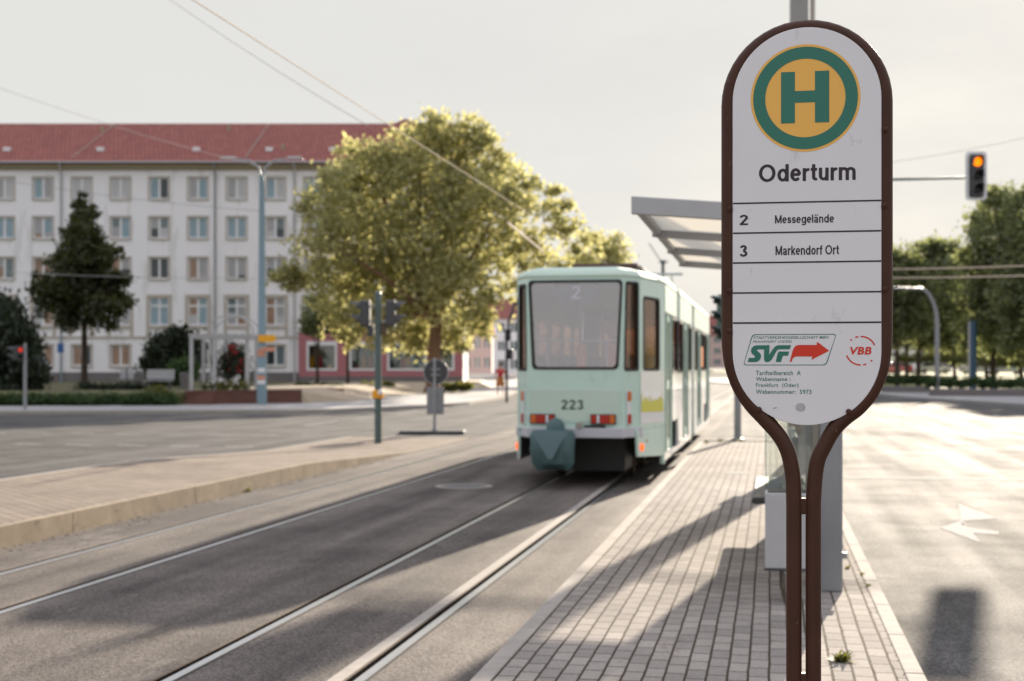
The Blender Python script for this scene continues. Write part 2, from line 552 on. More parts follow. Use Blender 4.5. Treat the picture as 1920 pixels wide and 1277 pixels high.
M = {
    'white_panel': plain('white_panel', (0.72, 0.71, 0.74), 0.35, var=0.03, scale=9),
    'brown': plain('brown_coating', (0.062, 0.026, 0.017), 0.42, var=0.30, scale=14, bump=0.05, spec=0.2),
    'sign_green': plain('sign_green', (0.02, 0.16, 0.115), 0.4, var=0.05),
    'sign_yellow': plain('sign_yellow', (0.85, 0.46, 0.09), 0.4, var=0.04),
    'sign_black': plain('sign_black', (0.022, 0.012, 0.02), 0.45, var=0.05),
    'sign_red': plain('sign_red', (0.62, 0.028, 0.008), 0.4, var=0.05),
    'smudge': plain('smudge_grey', (0.42, 0.40, 0.41), 0.6, var=0.3, scale=60),
    'steel': plain('galvanised_steel', (0.34, 0.35, 0.37), 0.45, 0.55, var=0.18, scale=20),
    'grey_paint': plain('grey_paint', (0.25, 0.255, 0.27), 0.4, var=0.10, scale=5),
    'light_grey': plain('light_grey_paint', (0.42, 0.42, 0.43), 0.42, var=0.10, scale=7),
    'dark_grey': plain('dark_grey_paint', (0.055, 0.055, 0.06), 0.5, var=0.2),
    'mast_grey': plain('mast_grey', (0.30, 0.29, 0.28), 0.6, var=0.2, scale=3),
    'green_paint': plain('green_grey_paint', (0.085, 0.125, 0.12), 0.45, var=0.2),
    'blue_grey': plain('blue_grey_paint', (0.17, 0.25, 0.29), 0.5, var=0.15),
    'black': plain('black_plastic', (0.012, 0.012, 0.013), 0.5, var=0.2),
    'rubber': plain('rubber', (0.018, 0.017, 0.017), 0.7, var=0.2),
    'mint': plain('mint_paint', (0.53, 0.705, 0.62), 0.32, var=0.09, scale=2.5, coat=0.3),
    'mint_pale': plain('pale_mint_paint', (0.54, 0.66, 0.57), 0.6, var=0.05, scale=2, spec=0.25),
    'mint_dark': plain('dark_mint_paint', (0.13, 0.28, 0.22), 0.4, var=0.1),
    'tram_white': plain('white_tram_paint', (0.72, 0.73, 0.75), 0.25, var=0.05, scale=2, coat=0.4),
    'yellow': plain('yellow_film', (0.62, 0.58, 0.05), 0.45, var=0.06),
    'orange_lens': plain('orange_lens', (0.60, 0.13, 0.015), 0.3, var=0.15),
    'red_lens': plain('red_lens', (0.42, 0.02, 0.008), 0.3, var=0.15),
    'lit_orange': plain('lit_orange', (0.9, 0.12, 0.01), 0.4, emit=((1.0, 0.13, 0.01), 0.5)),
    'lit_amber': plain('lit_amber', (0.9, 0.2, 0.0), 0.4, emit=((1.0, 0.20, 0.0), 0.75)),
    'lit_red': plain('lit_red', (0.8, 0.05, 0.02), 0.4, emit=((1.0, 0.06, 0.03), 0.2)),
    'tarp_light': plain('teal_tarp_flap', (0.105, 0.175, 0.19), 0.55, var=0.2, scale=5, bump=0.3),
    'tarp': plain('teal_tarp', (0.065, 0.125, 0.13), 0.55, var=0.25, scale=5, bump=0.3),
    'rail_top': plain('polished_rail', (0.60, 0.61, 0.62), 0.30, 0.95, var=0.12, scale=4),
    'rust': plain('rusty_steel', (0.11, 0.085, 0.065), 0.9, 0.0, var=0.35, scale=30, spec=0.1),
    'iron': plain('worn_iron', (0.15, 0.145, 0.14), 0.8, 0.0, var=0.3, scale=14, spec=0.1),
    'track_seal': plain('bitumen_joint', (0.08, 0.072, 0.066), 0.95, var=0.3, scale=6, spec=0.05),
    'groove': plain('groove_dirt', (0.012, 0.010, 0.009), 1.0, var=0.3, spec=0.0),
    'kerb': plain('concrete_kerb', (0.34, 0.31, 0.28), 0.9, var=0.22, scale=9, bump=0.25, spec=0.1),
    'kerb_warm': plain('weathered_kerb', (0.27, 0.22, 0.165), 0.9, var=0.45, scale=3, bump=0.35, spec=0.1),
    'marking': plain('white_marking', (0.36, 0.355, 0.34), 0.95, var=0.3, scale=12, spec=0.05),
    'stucco': plain('pale_stucco', (0.80, 0.79, 0.81), 0.85, var=0.05, scale=0.4),
    'stucco_pink': plain('pink_stucco', (0.38, 0.15, 0.17), 0.85, var=0.08, scale=0.7),
    'beige_trim': plain('beige_trim', (0.44, 0.40, 0.35), 0.8, var=0.08, scale=2),
    'cornice': plain('ochre_cornice', (0.33, 0.28, 0.18), 0.8, var=0.08, scale=2),
    'pale_pink': plain('pale_rose_stucco', (0.55, 0.42, 0.40), 0.85, var=0.06, scale=0.5),
    'plinth': plain('grey_plinth', (0.16, 0.145, 0.145), 0.85, var=0.15, scale=2),
    'white_paint': plain('white_paint', (0.72, 0.72, 0.74), 0.5, var=0.05),
    'bark': plain('bark', (0.05, 0.035, 0.025), 0.9, var=0.35, scale=4, bump=0.6),
    'bark_warm': plain('warm_bark', (0.16, 0.09, 0.05), 0.9, var=0.35, scale=3, bump=0.6),
    'skin': plain('skin', (0.50, 0.30, 0.21), 0.55, var=0.05),
    'hair': plain('hair', (0.05, 0.03, 0.02), 0.6, var=0.2),
    'shirt': plain('red_cloth', (0.50, 0.09, 0.06), 0.8, var=0.12, scale=10),
    'skirt': plain('rust_cloth', (0.36, 0.13, 0.03), 0.8, var=0.12, scale=10),
    'wood': plain('weathered_white_wood', (0.42, 0.42, 0.43), 0.7, var=0.12),
    'lawn': plain('mown_lawn', (0.085, 0.08, 0.030), 0.95, var=0.4, scale=1.2, bump=0.5),
    'meadow': plain('sunlit_grass', (0.14, 0.15, 0.04), 0.95, var=0.35, scale=1.0, bump=0.6),
    'sand': plain('sandy_path', (0.36, 0.29, 0.21), 0.9, var=0.15, scale=1.0),
    'concrete': plain('far_pavement', (0.27, 0.26, 0.26), 0.85, var=0.15, scale=1.5),
    'yellow_sign': plain('yellow_board', (0.80, 0.36, 0.01), 0.45, var=0.05),
    'sticker': plain('sticker_paper', (0.55, 0.25, 0.16), 0.6, var=0.5, scale=9),
    'poster': plain('torn_poster', (0.27, 0.22, 0.19), 0.8, var=0.6, scale=14),
    'petal': plain('red_petals', (0.45, 0.02, 0.03), 0.7, var=0.3, scale=4),
    'blossom': plain('yellow_petals', (0.45, 0.36, 0.06), 0.7, var=0.3, scale=4),
    'car_grey': plain('silver_car_paint', (0.33, 0.36, 0.40), 0.25, 0.3, var=0.04, coat=0.6),
    'car_red': plain('red_car_paint', (0.36, 0.02, 0.02), 0.25, 0.0, var=0.04, coat=0.6),
    'car_white': plain('white_car_paint', (0.62, 0.63, 0.66), 0.25, 0.0, var=0.04, coat=0.6),
    'car_glass': plain('dark_car_glass', (0.03, 0.04, 0.045), 0.08, 0.0, var=0.1),
    'wire': plain('overhead_wire', (0.66, 0.54, 0.44), 0.9, 0.0, var=0.1),  # pale beige has the wire's glint painted in
    'wire_thin': plain('thin_wire', (0.40, 0.39, 0.38), 0.9, 0.0, var=0.1),
    'pane': glass('clear_pane', (0.86, 0.90, 0.88), 0.06, 0.02),
    'pane_edge': plain('green_glass_edge', (0.03, 0.11, 0.09), 0.2, var=0.1),
    'tram_glass': glass('tram_windscreen', (0.92, 0.90, 0.98), 0.19, 0.04),
    'tram_side_glass': glass('tram_side_glass', (0.66, 0.50, 0.38), 0.05, 0.04, 0.35),
    'seat_brown': plain('brown_seat', (0.20, 0.10, 0.05), 0.6, var=0.2),
    'seat_orange': plain('orange_pad', (0.70, 0.20, 0.05), 0.6, var=0.1),
    'interior': plain('tram_lining', (0.55, 0.50, 0.46), 0.7, var=0.12),
    'orange_film': plain('orange_film', (0.85, 0.20, 0.02), 0.5, var=0.05),
    'dirt': plain('dry_leaf_green', (0.09, 0.13, 0.03), 0.8, var=0.4, scale=30),
    'moss': plain('moss', (0.16, 0.13, 0.05), 0.95, var=0.5, scale=40),
}
def worn(m, light, scale, stretch, thr, amount=1.0):
    """chips and scratches with a shape of their own"""
    n = m.node_tree; b = n.nodes['Principled BSDF']
    src = b.inputs['Base Color'].links[0].from_socket
    t_ = n.nodes.new('ShaderNodeTexCoord'); mp_ = n.nodes.new('ShaderNodeMapping'); mp_.inputs['Scale'].default_value = stretch
    no = n.nodes.new('ShaderNodeTexNoise'); no.inputs['Scale'].default_value = scale; no.inputs['Detail'].default_value = 8; no.inputs['Roughness'].default_value = 0.7
    rp = n.nodes.new('ShaderNodeValToRGB'); rp.color_ramp.elements[0].position = thr; rp.color_ramp.elements[0].color = (0, 0, 0, 1); rp.color_ramp.elements[1].position = thr + 0.03; rp.color_ramp.elements[1].color = (amount, amount, amount, 1)
    mx = n.nodes.new('ShaderNodeMix'); mx.data_type = 'RGBA'; mx.inputs[7].default_value = (*light, 1)
    n.links.new(t_.outputs['Object'], mp_.inputs['Vector']); n.links.new(mp_.outputs['Vector'], no.inputs['Vector']); n.links.new(no.outputs['Fac'], rp.inputs['Fac'])
    n.links.new(rp.outputs['Color'], mx.inputs[0]); n.links.new(src, mx.inputs[6]); n.links.new(mx.outputs[2], b.inputs['Base Color'])
worn(M['brown'], (0.22, 0.16, 0.13), 60, (1, 1, 0.35), 0.66, 0.8)
worn(M['white_panel'], (0.50, 0.49, 0.49), 14, (1.0, 1, 0.5), 0.62, 0.45)
worn(M['mint'], (0.36, 0.46, 0.40), 3.5, (1.5, 1.5, 0.5), 0.60, 0.35)
worn(M['stucco'], (0.62, 0.61, 0.61), 0.6, (1.6, 1, 0.25), 0.56, 0.6)
worn(M['kerb_warm'], (0.15, 0.125, 0.10), 5, (1, 1, 2.5), 0.60, 0.6)
M['road'] = asphalt('road_asphalt', (0.060, 0.058, 0.057), (0.120, 0.115, 0.111), rough=0.87, streak=0.45, grain=85, bump=0.4, spec=0.07, stone=0.6)
M['track_bed'] = asphalt('track_asphalt', (0.075, 0.066, 0.062), (0.155, 0.135, 0.12), rough=0.86, streak=0.6, grain=90, bump=0.45, spec=0.10, stone=0.5)
worn(M['track_bed'], (0.19, 0.17, 0.155), 1.1, (1.2, 0.45, 1), 0.60, 0.45)
worn(M['track_bed'], (0.05, 0.045, 0.042), 2.2, (1.0, 0.25, 1), 0.62, 0.55)
worn(M['road'], (0.045, 0.042, 0.04), 1.4, (0.4, 1.0, 1), 0.63, 0.5)
M['pavers'] = bricks('platform_pavers', (0.315, 0.285, 0.258), (0.235, 0.213, 0.196), (0.065, 0.052, 0.040), 0.20, 0.10, True, msize=0.007, bump=0.8, rough=0.92, vary=0.32)
M['island_pavers'] = bricks('island_pavers', (0.31, 0.26, 0.215), (0.24, 0.20, 0.165), (0.07, 0.056, 0.045), 0.20, 0.10, False, msize=0.012, bump=0.8, vary=0.3)
M['brick_wall'] = bricks('red_brickwork', (0.16, 0.06, 0.045), (0.12, 0.05, 0.04), (0.18, 0.14, 0.12), 0.25, 0.08, False, msize=0.01, axes=('X', 'Z'))
M['roof_tiles'] = bricks('clay_roof_tiles', (0.36, 0.135, 0.112), (0.29, 0.112, 0.095), (0.14, 0.06, 0.055), 0.34, 0.36, False, msize=0.045, axes=('X', 'Z'), vary=0.12, rough=0.75)
worn(M['pavers'], (0.10, 0.085, 0.07), 9, (1, 1, 1), 0.66, 0.6)
worn(M['pavers'], (0.17, 0.12, 0.085), 1.5, (1, 0.6, 1), 0.62, 0.4)
M['roof_glass'] = leaf('frosted_roof_glass', (0.5, 0.48, 0.43), (0.52, 0.5, 0.45), (0.66, 0.62, 0.53), 0.8)
M['leaf_main'] = leaf('sunlit_leaves', (0.165, 0.178, 0.08), (0.32, 0.32, 0.15), (0.76, 0.72, 0.31), 0.58)
M['leaf_dark'] = leaf('dark_leaves', (0.022, 0.030, 0.010), (0.055, 0.065, 0.02), (0.14, 0.15, 0.03), 0.35)
M['leaf_mid'] = leaf('mid_leaves', (0.07, 0.09, 0.045), (0.15, 0.175, 0.08), (0.40, 0.44, 0.17), 0.5)
M['leaf_weep'] = leaf('weeping_leaves', (0.014, 0.024, 0.014), (0.03, 0.045, 0.02), (0.05, 0.07, 0.02), 0.25)
M['leaf_hedge'] = leaf('hedge_leaves', (0.02, 0.045, 0.014), (0.05, 0.10, 0.025), (0.10, 0.16, 0.03), 0.3)
M['leaf_bush'] = leaf('bush_leaves', (0.05, 0.06, 0.016), (0.14, 0.14, 0.035), (0.30, 0.30, 0.05), 0.35)

def win_mat(name, col, rough=0.12, var=0.25, scale=0.9):
    return plain(name, col, rough, 0.0, var=var, scale=scale, spec=0.6)
PANES = [win_mat('pane_sky', (0.22, 0.32, 0.37)), win_mat('pane_curtain', (0.34, 0.34, 0.35), 0.3, 0.2, 2.5),  # pane_sky: reflected sky painted into the base colour
         win_mat('pane_dark', (0.035, 0.045, 0.05)), win_mat('pane_warm', (0.30, 0.19, 0.13), 0.2, 0.6, 1.3),  # pane_warm: orange reflection painted into the base colour
         win_mat('pane_grey', (0.14, 0.18, 0.19)), win_mat('pane_blind', (0.46, 0.46, 0.47), 0.4, 0.05)]

# ================================================================== THE SETTING
def track_obj(o):
    o.rotation_euler = (0, 0, -ANG)
    return o

def sheet(name, loop, z, mat, track=True):
    b = MB()
    b.add([(p[0], p[1], z) for p in loop], [tuple(range(len(loop)))])
    o = b.build(name, mat, fix=False)
    if track:
        track_obj(o)
    return structure(o)

PLAT_Z = 0.15
ISL_Z = 0.20
U_EDGE, U_KERB = -1.41, 0.735
RAILS = (-6.02, -5.08, -3.115, -2.13)

sheet('road', [(-2500, -60), (2500, -60), (2500, 4000), (-2500, 4000)], 0.0, M['road'])
sheet('track_bed', [(-6.83, -8), (U_EDGE, -8), (U_EDGE, 70), (-6.83, 70)], 0.004, M['track_bed'])

# platform with kerb stones along both edges
b = MB(); b.box(U_EDGE + 0.10, 0.64, -8, 28.6, -0.05, PLAT_Z)
structure(track_obj(b.build('platform', M['pavers'])))
for u0, u1, nm, mt in ((U_EDGE, U_EDGE + 0.098, 'platform_kerb', 'kerb'), (0.642, U_KERB, 'platform_kerb', 'kerb')):
    b = MB()
    s = -8.0
    while s < 28.5:
        b.box(u0, u1, s, min(s + 0.993, 28.6), -0.05, PLAT_Z + 0.004)
        s += 1.0
    structure(track_obj(b.build(nm, M[mt], bevel=0.008)))
b = MB(); b.box(U_EDGE, U_KERB, 28.61, 28.75, -0.05, PLAT_Z + 0.02)
structure(track_obj(b.build('platform_kerb', M['dark_grey'])))

# opposite platform: full height near us, ramping down to the road ahead
def island_z(s):
    t = min(1, max(0, (s - 20.0) / 6.0))
    return ISL_Z * (1 - t) + 0.012 * t
ss = [-8, 0, 8, 14, 20] + [20 + 0.6 * k for k in range(1, 11)] + [31.5]
def ramp_slab(u0, u1, dz=0.0, seg=None):
    vs, fs = [], []
    for s in ss:
        z = island_z(s) + dz
        vs += [(u0, s, -0.05), (u0, s, z), (u1, s, z), (u1, s, -0.05)]
    for i in range(len(ss) - 1):
        for k in range(3):
            fs.append((4 * i + k, 4 * i + k + 1, 4 * i + 5 + k, 4 * i + 4 + k))
    fs += [(0, 1, 2, 3), tuple(4 * (len(ss) - 1) + k for k in (3, 2, 1, 0))]
    return vs, fs
b = MB(); b.add(*ramp_slab(-9.70, -6.955))
structure(track_obj(b.build('island_platform', M['island_pavers'])))
b = MB()
s = -8.2
while s < 31:
    e = min(s + 2.985, 31.4)
    n = 6
    for k in range(n):
        a0, a1 = s + (e - s) * k / n, s + (e - s) * (k + 1) / n
        z0, z1 = island_z(a0) + 0.004, island_z(a1) + 0.004
        vs = [(-6.95, a0, -0.05), (-6.84, a0, -0.05), (-6.84, a1, -0.05), (-6.95, a1, -0.05), (-6.95, a0, z0), (-6.84, a0, z0), (-6.84, a1, z1), (-6.95, a1, z1)]
        fs = [(4, 5, 6, 7), (1, 2, 6, 5), (3, 0, 4, 7)]
        if k == 0: fs.append((0, 1, 5, 4))
        if k == n - 1: fs.append((2, 3, 7, 6))
        b.add(vs, fs)
    s += 3.0
structure(track_obj(b.build('island_kerb', M['kerb_warm'], fix=False)))
b = MB(); b.add(*ramp_slab(-9.80, -9.702, 0.003))
structure(track_obj(b.build('island_kerb', M['kerb'])))

# far pavement round the corner of the crossing street
KERBLINE = [(-900, 781), (-300, 779), (0, 778), (270, 776), (540, 775), (640, 772.5), (700, 770), (760, 767), (820, 764), (880, 759), (920, 752), (950, 745), (968, 737), (985, 727)]
kpts = [ground(x, y) for x, y in KERBLINE]
back = [Vector((9, 240, 0)), Vector((-90, 240, 0)), Vector((-150, 120, 0))]
b = MB(); b.slab([(p.x, p.y) for p in kpts + back], -0.05, 0.12)
structure(b.build('pavement', M['concrete']))
b = MB()
for p, q in zip(kpts[:-1], kpts[1:]):
    n_ = Vector((-(q - p).y, (q - p).x, 0)).normalized() * 0.18
    f_ = -n_ * 0.04
    b.add([(p.x + f_.x, p.y + f_.y, -0.03), (q.x + f_.x, q.y + f_.y, -0.03), (q.x + n_.x, q.y + n_.y, -0.03), (p.x + n_.x, p.y + n_.y, -0.03),
           (p.x + f_.x, p.y + f_.y, 0.128), (q.x + f_.x, q.y + f_.y, 0.128), (q.x + n_.x, q.y + n_.y, 0.128), (p.x + n_.x, p.y + n_.y, 0.128)],
          [(0, 1, 5, 4), (4, 5, 6, 7), (2, 3, 7, 6)])
structure(b.build('pavement_kerb', M['kerb'], fix=False))

# raised garden in front of the apartment building
def raised(name, inner, outer, mat):
    b = MB(); n = len(inner)
    b.add([(x, y, 0.60) for x, y in inner] + [(x, y, 0.122) for x, y in outer],
          [tuple(range(n))] + [(i, n + i, n + (i + 1) % n, (i + 1) % n) for i in range(n)])
    return structure(b.build(name, M[mat], fix=False))
raised('lawn', [(-40, 57.2), (-15.0, 57.4), (-13.6, 58.05), (-13.6, 64), (-14.5, 74), (-15.5, 125), (-60, 125)], [(-41, 56.4), (-15.0, 56.6), (-13.5, 57.95), (-13.59, 64), (-14.4, 74), (-15.4, 126), (-62, 126)], 'lawn')
raised('garden_terrace', [(-13.58, 58.05), (-9.2, 60.9), (-8.6, 64), (-10.0, 74), (-8.2, 90), (-6.5, 99), (-2.6, 104), (-2.6, 125), (-15.45, 125), (-14.45, 74), (-13.58, 64)],
       [(-13.57, 57.95), (-8.9, 60.85), (-7.2, 64), (-6.4, 74), (-5.0, 90), (-3.2, 99), (-1.6, 104), (-1.6, 126), (-15.4, 126), (-14.4, 74), (-13.57, 64)], 'sand')

# far side on the right: pavement and grass under the trees
RK = [ground(1652, 742), ground(1700, 748), ground(1760, 752), ground(1840, 757), ground(1920, 762.5), ground(2100, 776)]
b = MB(); b.slab([(p.x, p.y) for p in RK] + [(90, 48), (160, 200), (22, 200)], -0.05, 0.12)
structure(b.build('pavement', M['concrete']))
b = MB(); b.add([(27.5, 96, 0.128), (30, 87, 0.128), (40, 80, 0.128), (90, 66, 0.128), (700, 700, 0.128), (95, 700, 0.128), (28, 180, 0.128)], [(0, 1, 2, 3, 4, 5)])
structure(b.build('grass_field', M['meadow'], fix=False))
b = MB(); b.add([(27.0, 104, 0.136), (36, 104, 0.136), (33.5, 112, 0.136), (26, 112, 0.136)], [(0, 1, 2, 3)])
structure(b.build('park_path', M['sand'], fix=False))

# road markings (4 mm sheets)
def marking(name, loop_px, z=0.004, mat='marking'):
    pts = [ground(x, y, 0) for x, y in loop_px]
    b = MB(); b.add([(p.x, p.y, z) for p in pts], [tuple(range(len(pts)))])
    return structure(b.build(name, M[mat], fix=False))
def stripe(name, u0, u1, s0, s1, z=0.004, mat='marking'):
    b = MB(); b.add([(u0, s0, z), (u1, s0, z), (u1, s1, z), (u0, s1, z)], [(0, 1, 2, 3)])
    return structure(track_obj(b.build(name, M[mat], fix=False)))
# turn arrow in the near lane of the right road
marking('arrow_marking', [(1762, 990), (1801, 978), (1815, 990), (1872, 997), (1872, 1003), (1824, 1000), (1840, 1019)])
marking('arrow_marking', [(1797, 945), (1872, 973), (1806, 977), (1812, 986), (1804, 985)])
stripe('stop_line', 0.95, 4.1, 21.2, 21.5)
for k in range(4):
    stripe('lane_line', 4.15, 4.27, 17.0 + 6 * k, 20.0 + 6 * k)
for k in range(7):
    stripe('lane_line', 7.6, 7.72, 12.0 + 6 * k, 15.0 + 6 * k)
for k in range(9):
    for s0 in (27.3, 32.0):
        b = MB(); x = -11.2 - 0.75 * k * 1.6
        b.add([(x, s0, 0.004), (x + 0.62, s0, 0.004), (x + 0.62, s0 + 0.14, 0.004), (x, s0 + 0.14, 0.004)], [(0, 1, 2, 3)])
        structure(track_obj(b.build('crossing_marking', M['marking'], fix=False)))
for k in range(5):
    stripe('lane_line', -13.2, -13.08, 38 + 5 * k, 41 + 5 * k)
b = MB(); b.box(-0.62, -0.28, 19.8, 20.1, PLAT_Z + 0.001, PLAT_Z + 0.004)
structure(track_obj(b.build('platform_marking', M['marking'])))

# ---------------------------------------------------------------- rails
def rail(u, label, strip=False):
    t = thing('tram_rail', label, 'tram rail', (0, 0, 0), -ANG, 'grooved tram rails')
    s0, s1 = -6, 130
    b = MB(); b.box(u - 0.010, u + 0.045, s0, s1, -0.02, 0.0075); b.build('rail_head', M['rail_top'], t)
    b = MB(); b.box(u - 0.050, u - 0.010, s0, s1, -0.02, 0.0058); b.build('groove', M['groove'], t)
    b = MB(); b.box(u - 0.068, u - 0.050, s0, s1, -0.02, 0.0068); b.build('guard_lip', M['rust'], t)
    if strip:
        b = MB(); b.box(u - 0.15, u - 0.068, s0, s1, -0.02, 0.0062); b.build('concrete_strip', M['kerb'], t)
    b = MB(); b.box(u + 0.045, u + 0.062, s0, s1, -0.02, 0.0060); b.build('sealing_strip', M['track_seal'], t)
rail(RAILS[0], 'outermost tram rail beside the opposite platform kerb')
rail(RAILS[1], 'tram rail with a dark groove next to the outermost rail of the empty track')
rail(RAILS[2], 'bright tram rail leading under the covered coupler side of the tram')
rail(RAILS[3], 'tram rail closest to the paved platform with the stop sign', True)

# manhole and small things on the track bed
p = ground(870, 912, 0.006)
t = thing('manhole_cover', 'round iron manhole cover in the asphalt behind the tram', 'manhole', (p.x, p.y, 0.005))
b = MB(); b.lathe([(0.40, 0.0), (0.40, 0.008), (0.33, 0.008)], 32); b.build('ring', M['kerb'], t)
b = MB(); b.lathe([(0.325, 0.0), (0.325, 0.007), (0.31, 0.009), (0.0001, 0.009)], 32); b.build('lid', M['iron'], t)

# ================================================================== STOP SIGN (in focus)
SD = 3.875                                 # distance of the sign
so = at(1511.5, HOR, SD)
sign = thing('stop_sign', 'white tram stop sign in a looped brown tube frame, close on the platform', 'stop sign', (so.x, so.y, 0), -ANG)
KX, KZ = 0.001516, SD / F
def SX(px): return (px - 1511.5) * KX
def SZ(py): return EYE - (py - HOR) * KZ
def spline(pts, n=8):
    res = []
    P = [Vector(p) for p in pts]
    for i in range(len(P) - 1):
        p0, p1, p2, p3 = P[max(i - 1, 0)], P[i], P[i + 1], P[min(i + 2, len(P) - 1)]
        for k in range(n):
            t_ = k / n
            res.append(0.5 * ((2 * p1) + (p2 - p0) * t_ + (2 * p0 - 5 * p1 + 4 * p2 - p3) * t_ ** 2 + (3 * p1 - p0 - 3 * p2 + p3) * t_ ** 3))
    res.append(P[-1])
    return res
RT = 14.2 * KX
path = [(1489.5, 1735), (1489.5, 1277), (1489.5, 990), (1489, 925), (1486.5, 885), (1478, 846), (1462, 816), (1438, 788), (1411, 758), (1391, 726), (1378, 690), (1372, 650), (1371, 610), (1371, 500), (1371, 350), (1371, 195)]
left = [(SX(x), 0.0, SZ(y)) for x, y in path]
arc = [(SX(1511.5 - 140.5 * math.cos(w)), 0.0, SZ(195 - 140.5 * math.sin(w) * KX / KZ)) for w in [math.pi * k / 24 for k in range(1, 24)]]
path_r = [(1524.5, 1735), (1524.5, 1277), (1524.5, 990), (1525.5, 925), (1531, 869), (1544, 836), (1562, 804), (1583, 782), (1604, 765), (1626, 738), (1641, 705), (1648.5, 670), (1651.5, 630), (1652, 590), (1652, 500), (1652, 350), (1652, 195)]
right = [(SX(x), 0.0, SZ(y)) for x, y in reversed(path_r)]
tube_path = spline(left, 6)[:-1] + [Vector(p) for p in [left[-1]] + arc + [right[0]]] + spline(right, 6)[1:]
b = MB(); b.tube(tube_path, RT, 28)
b.build('tube_frame', M['brown'], sign, smooth=True)
for y0_, y1_ in ((964, 934), (1290, 1262)):
    b = MB(); b.box(SX(1501), SX(1513), -0.012, 0.012, SZ(y0_), SZ(y1_)); b.build('spacer', M['brown'], sign, bevel=0.003)
# panel: rounded at both ends
YF = -0.0215
def stadium(r, ct, cb, n=40):
    kz = KX / KZ
    pts = [(SX(1511.5 + r * math.cos(math.pi * k / n)), SZ(ct - r * kz * math.sin(math.pi * k / n))) for k in range(n + 1)]
    pts += [(SX(1511.5 - r * math.cos(math.pi * k / n)), SZ(cb + r * kz * math.sin(math.pi * k / n))) for k in range(n + 1)]
    return pts
b = MB(); b.prism(stadium(133.5, 190, 661), YF, YF + 0.010)
panel = b.build('panel', M['white_panel'], sign, bevel=0.0015)
b = MB(); b.prism(stadium(133.5, 190, 661), 0.012, 0.0215)
b.build('back_panel', M['white_panel'], sign)
E = 0.0006
def flat(name, loop_px, y, mat, parent=sign, hole=None):
    lp = [(SX(x), SZ(yy)) for x, yy in loop_px]
    b = MB()
    if hole:
        b.holed(lp, [[(SX(x), SZ(yy)) for x, yy in hole]], y, y + 0.0004)
    else:
        tris = tessellate_polygon([[Vector((p[0], p[1], 0)) for p in lp]])
        b.add([(p[0], y, p[1]) for p in lp], [tuple(q) for q in tris])
    return b.build(name, mat, parent)
kz = KX / KZ
def ell(r, cx=1509.5, cy=186.5, n=72):
    return [(cx + r * math.cos(2 * math.pi * k / n), cy + r * kz * math.sin(2 * math.pi * k / n)) for k in range(n)]
rd = flat('stop_roundel', ell(98.5), YF - E, M['sign_yellow'])
flat('ring', ell(94), YF - 2 * E, M['sign_green'], rd, ell(72))
flat('letter', [(1466, 137), (1491, 137), (1491, 173), (1527, 173), (1527, 137), (1552.5, 137), (1552.5, 233), (1527, 233), (1527, 195), (1491, 195), (1491, 233), (1466, 233)], YF - 2 * E, M['sign_green'], rd)
for yy, th in ((380.5, 3.0), (436.5, 3.0), (492.5, 3.0), (549, 3.0), (605.5, 3.2)):
    flat('dividing_line', [(1378.5, yy - th / 2), (1644.5, yy - th / 2), (1644.5, yy + th / 2), (1378.5, yy + th / 2)], YF - E, M['sign_black'])
def sign_text(name, s, x0, x1, y0, y1, mat, bold=0.0, shear=0.0, sp=1.0):
    return text_mesh(name, s, SX(x0), SX(x1), SZ(y1), SZ(y0), YF - E, mat, sign, bold, shear, sp)
grotesque('stop_name', 'Oderturm', SX(1426), SX(1599.5), SZ(341.5), SZ(308.5), YF - E, M['sign_black'], sign, 0.165)
grotesque('route_number', '2', SX(1391), SX(1406), SZ(421.5), SZ(402), YF - E, M['sign_black'], sign, 0.17)
grotesque('route_name', 'Messegelände', SX(1455), SX(1561), SZ(424), SZ(404), YF - E, M['sign_black'], sign, 0.16)
grotesque('route_number', '3', SX(1391), SX(1405), SZ(481), SZ(459), YF - E, M['sign_black'], sign, 0.17)
grotesque('route_name', 'Markendorf Ort', SX(1456), SX(1570), SZ(479.5), SZ(461.5), YF - E, M['sign_black'], sign, 0.16)
for i, (s_, x1, y0, y1) in enumerate((('Tarifteilbereich  A', 1501.5, 695, 703.5), ('Wabenname :', 1483, 707, 714.5), ('Frankfurt  (Oder)', 1497.5, 718.5, 727.5), ('Wabennummer:  5973', 1520.5, 730.5, 738.5))):
    sign_text('fare_zone_text', s_, 1420.5, x1, y0, y1, M['sign_green'], 0.012, 0, 1.08)
# operator logo, drawn in units of the enlarged detail (6.857 per photo pixel)
def lg(pts): return [(1380 + x / 6.857, 600 + y / 6.857) for x, y in pts]
def para(inset):
    c = [(232 + inset * 1.1, 183 + inset), (1272 - inset * 0.8, 183 + inset), (1148 - inset * 1.1, 583 - inset), (118 + inset * 0.8, 583 - inset)]
    res = []
    for i in range(4):
        p, q, r_ = Vector(c[i - 1]), Vector(c[i]), Vector(c[(i + 1) % 4])
        rad = 44
        a_, c_ = q + (p - q).normalized() * rad, q + (r_ - q).normalized() * rad
        for k in range(7):
            t_ = k / 6
            v = a_ * (1 - t_) ** 2 + q * 2 * t_ * (1 - t_) + c_ * t_ ** 2
            res.append((v.x, v.y))
    return res
ol = flat('operator_logo', lg(para(0)), YF - E, M['sign_green'], sign, lg(para(9)))
def logo(name, pts, mat): return flat(name, lg(pts), YF - 1.6 * E, M[mat], ol)
logo('letter', [(300, 325), (445, 325), (445, 377), (312, 377), (294, 382), (290, 394), (330, 428), (343, 458), (338, 490), (318, 522), (282, 540), (174, 541), (190, 487), (252, 487), (266, 478), (264, 464), (228, 432), (216, 402), (222, 366), (246, 337), (272, 327)], 'sign_green')
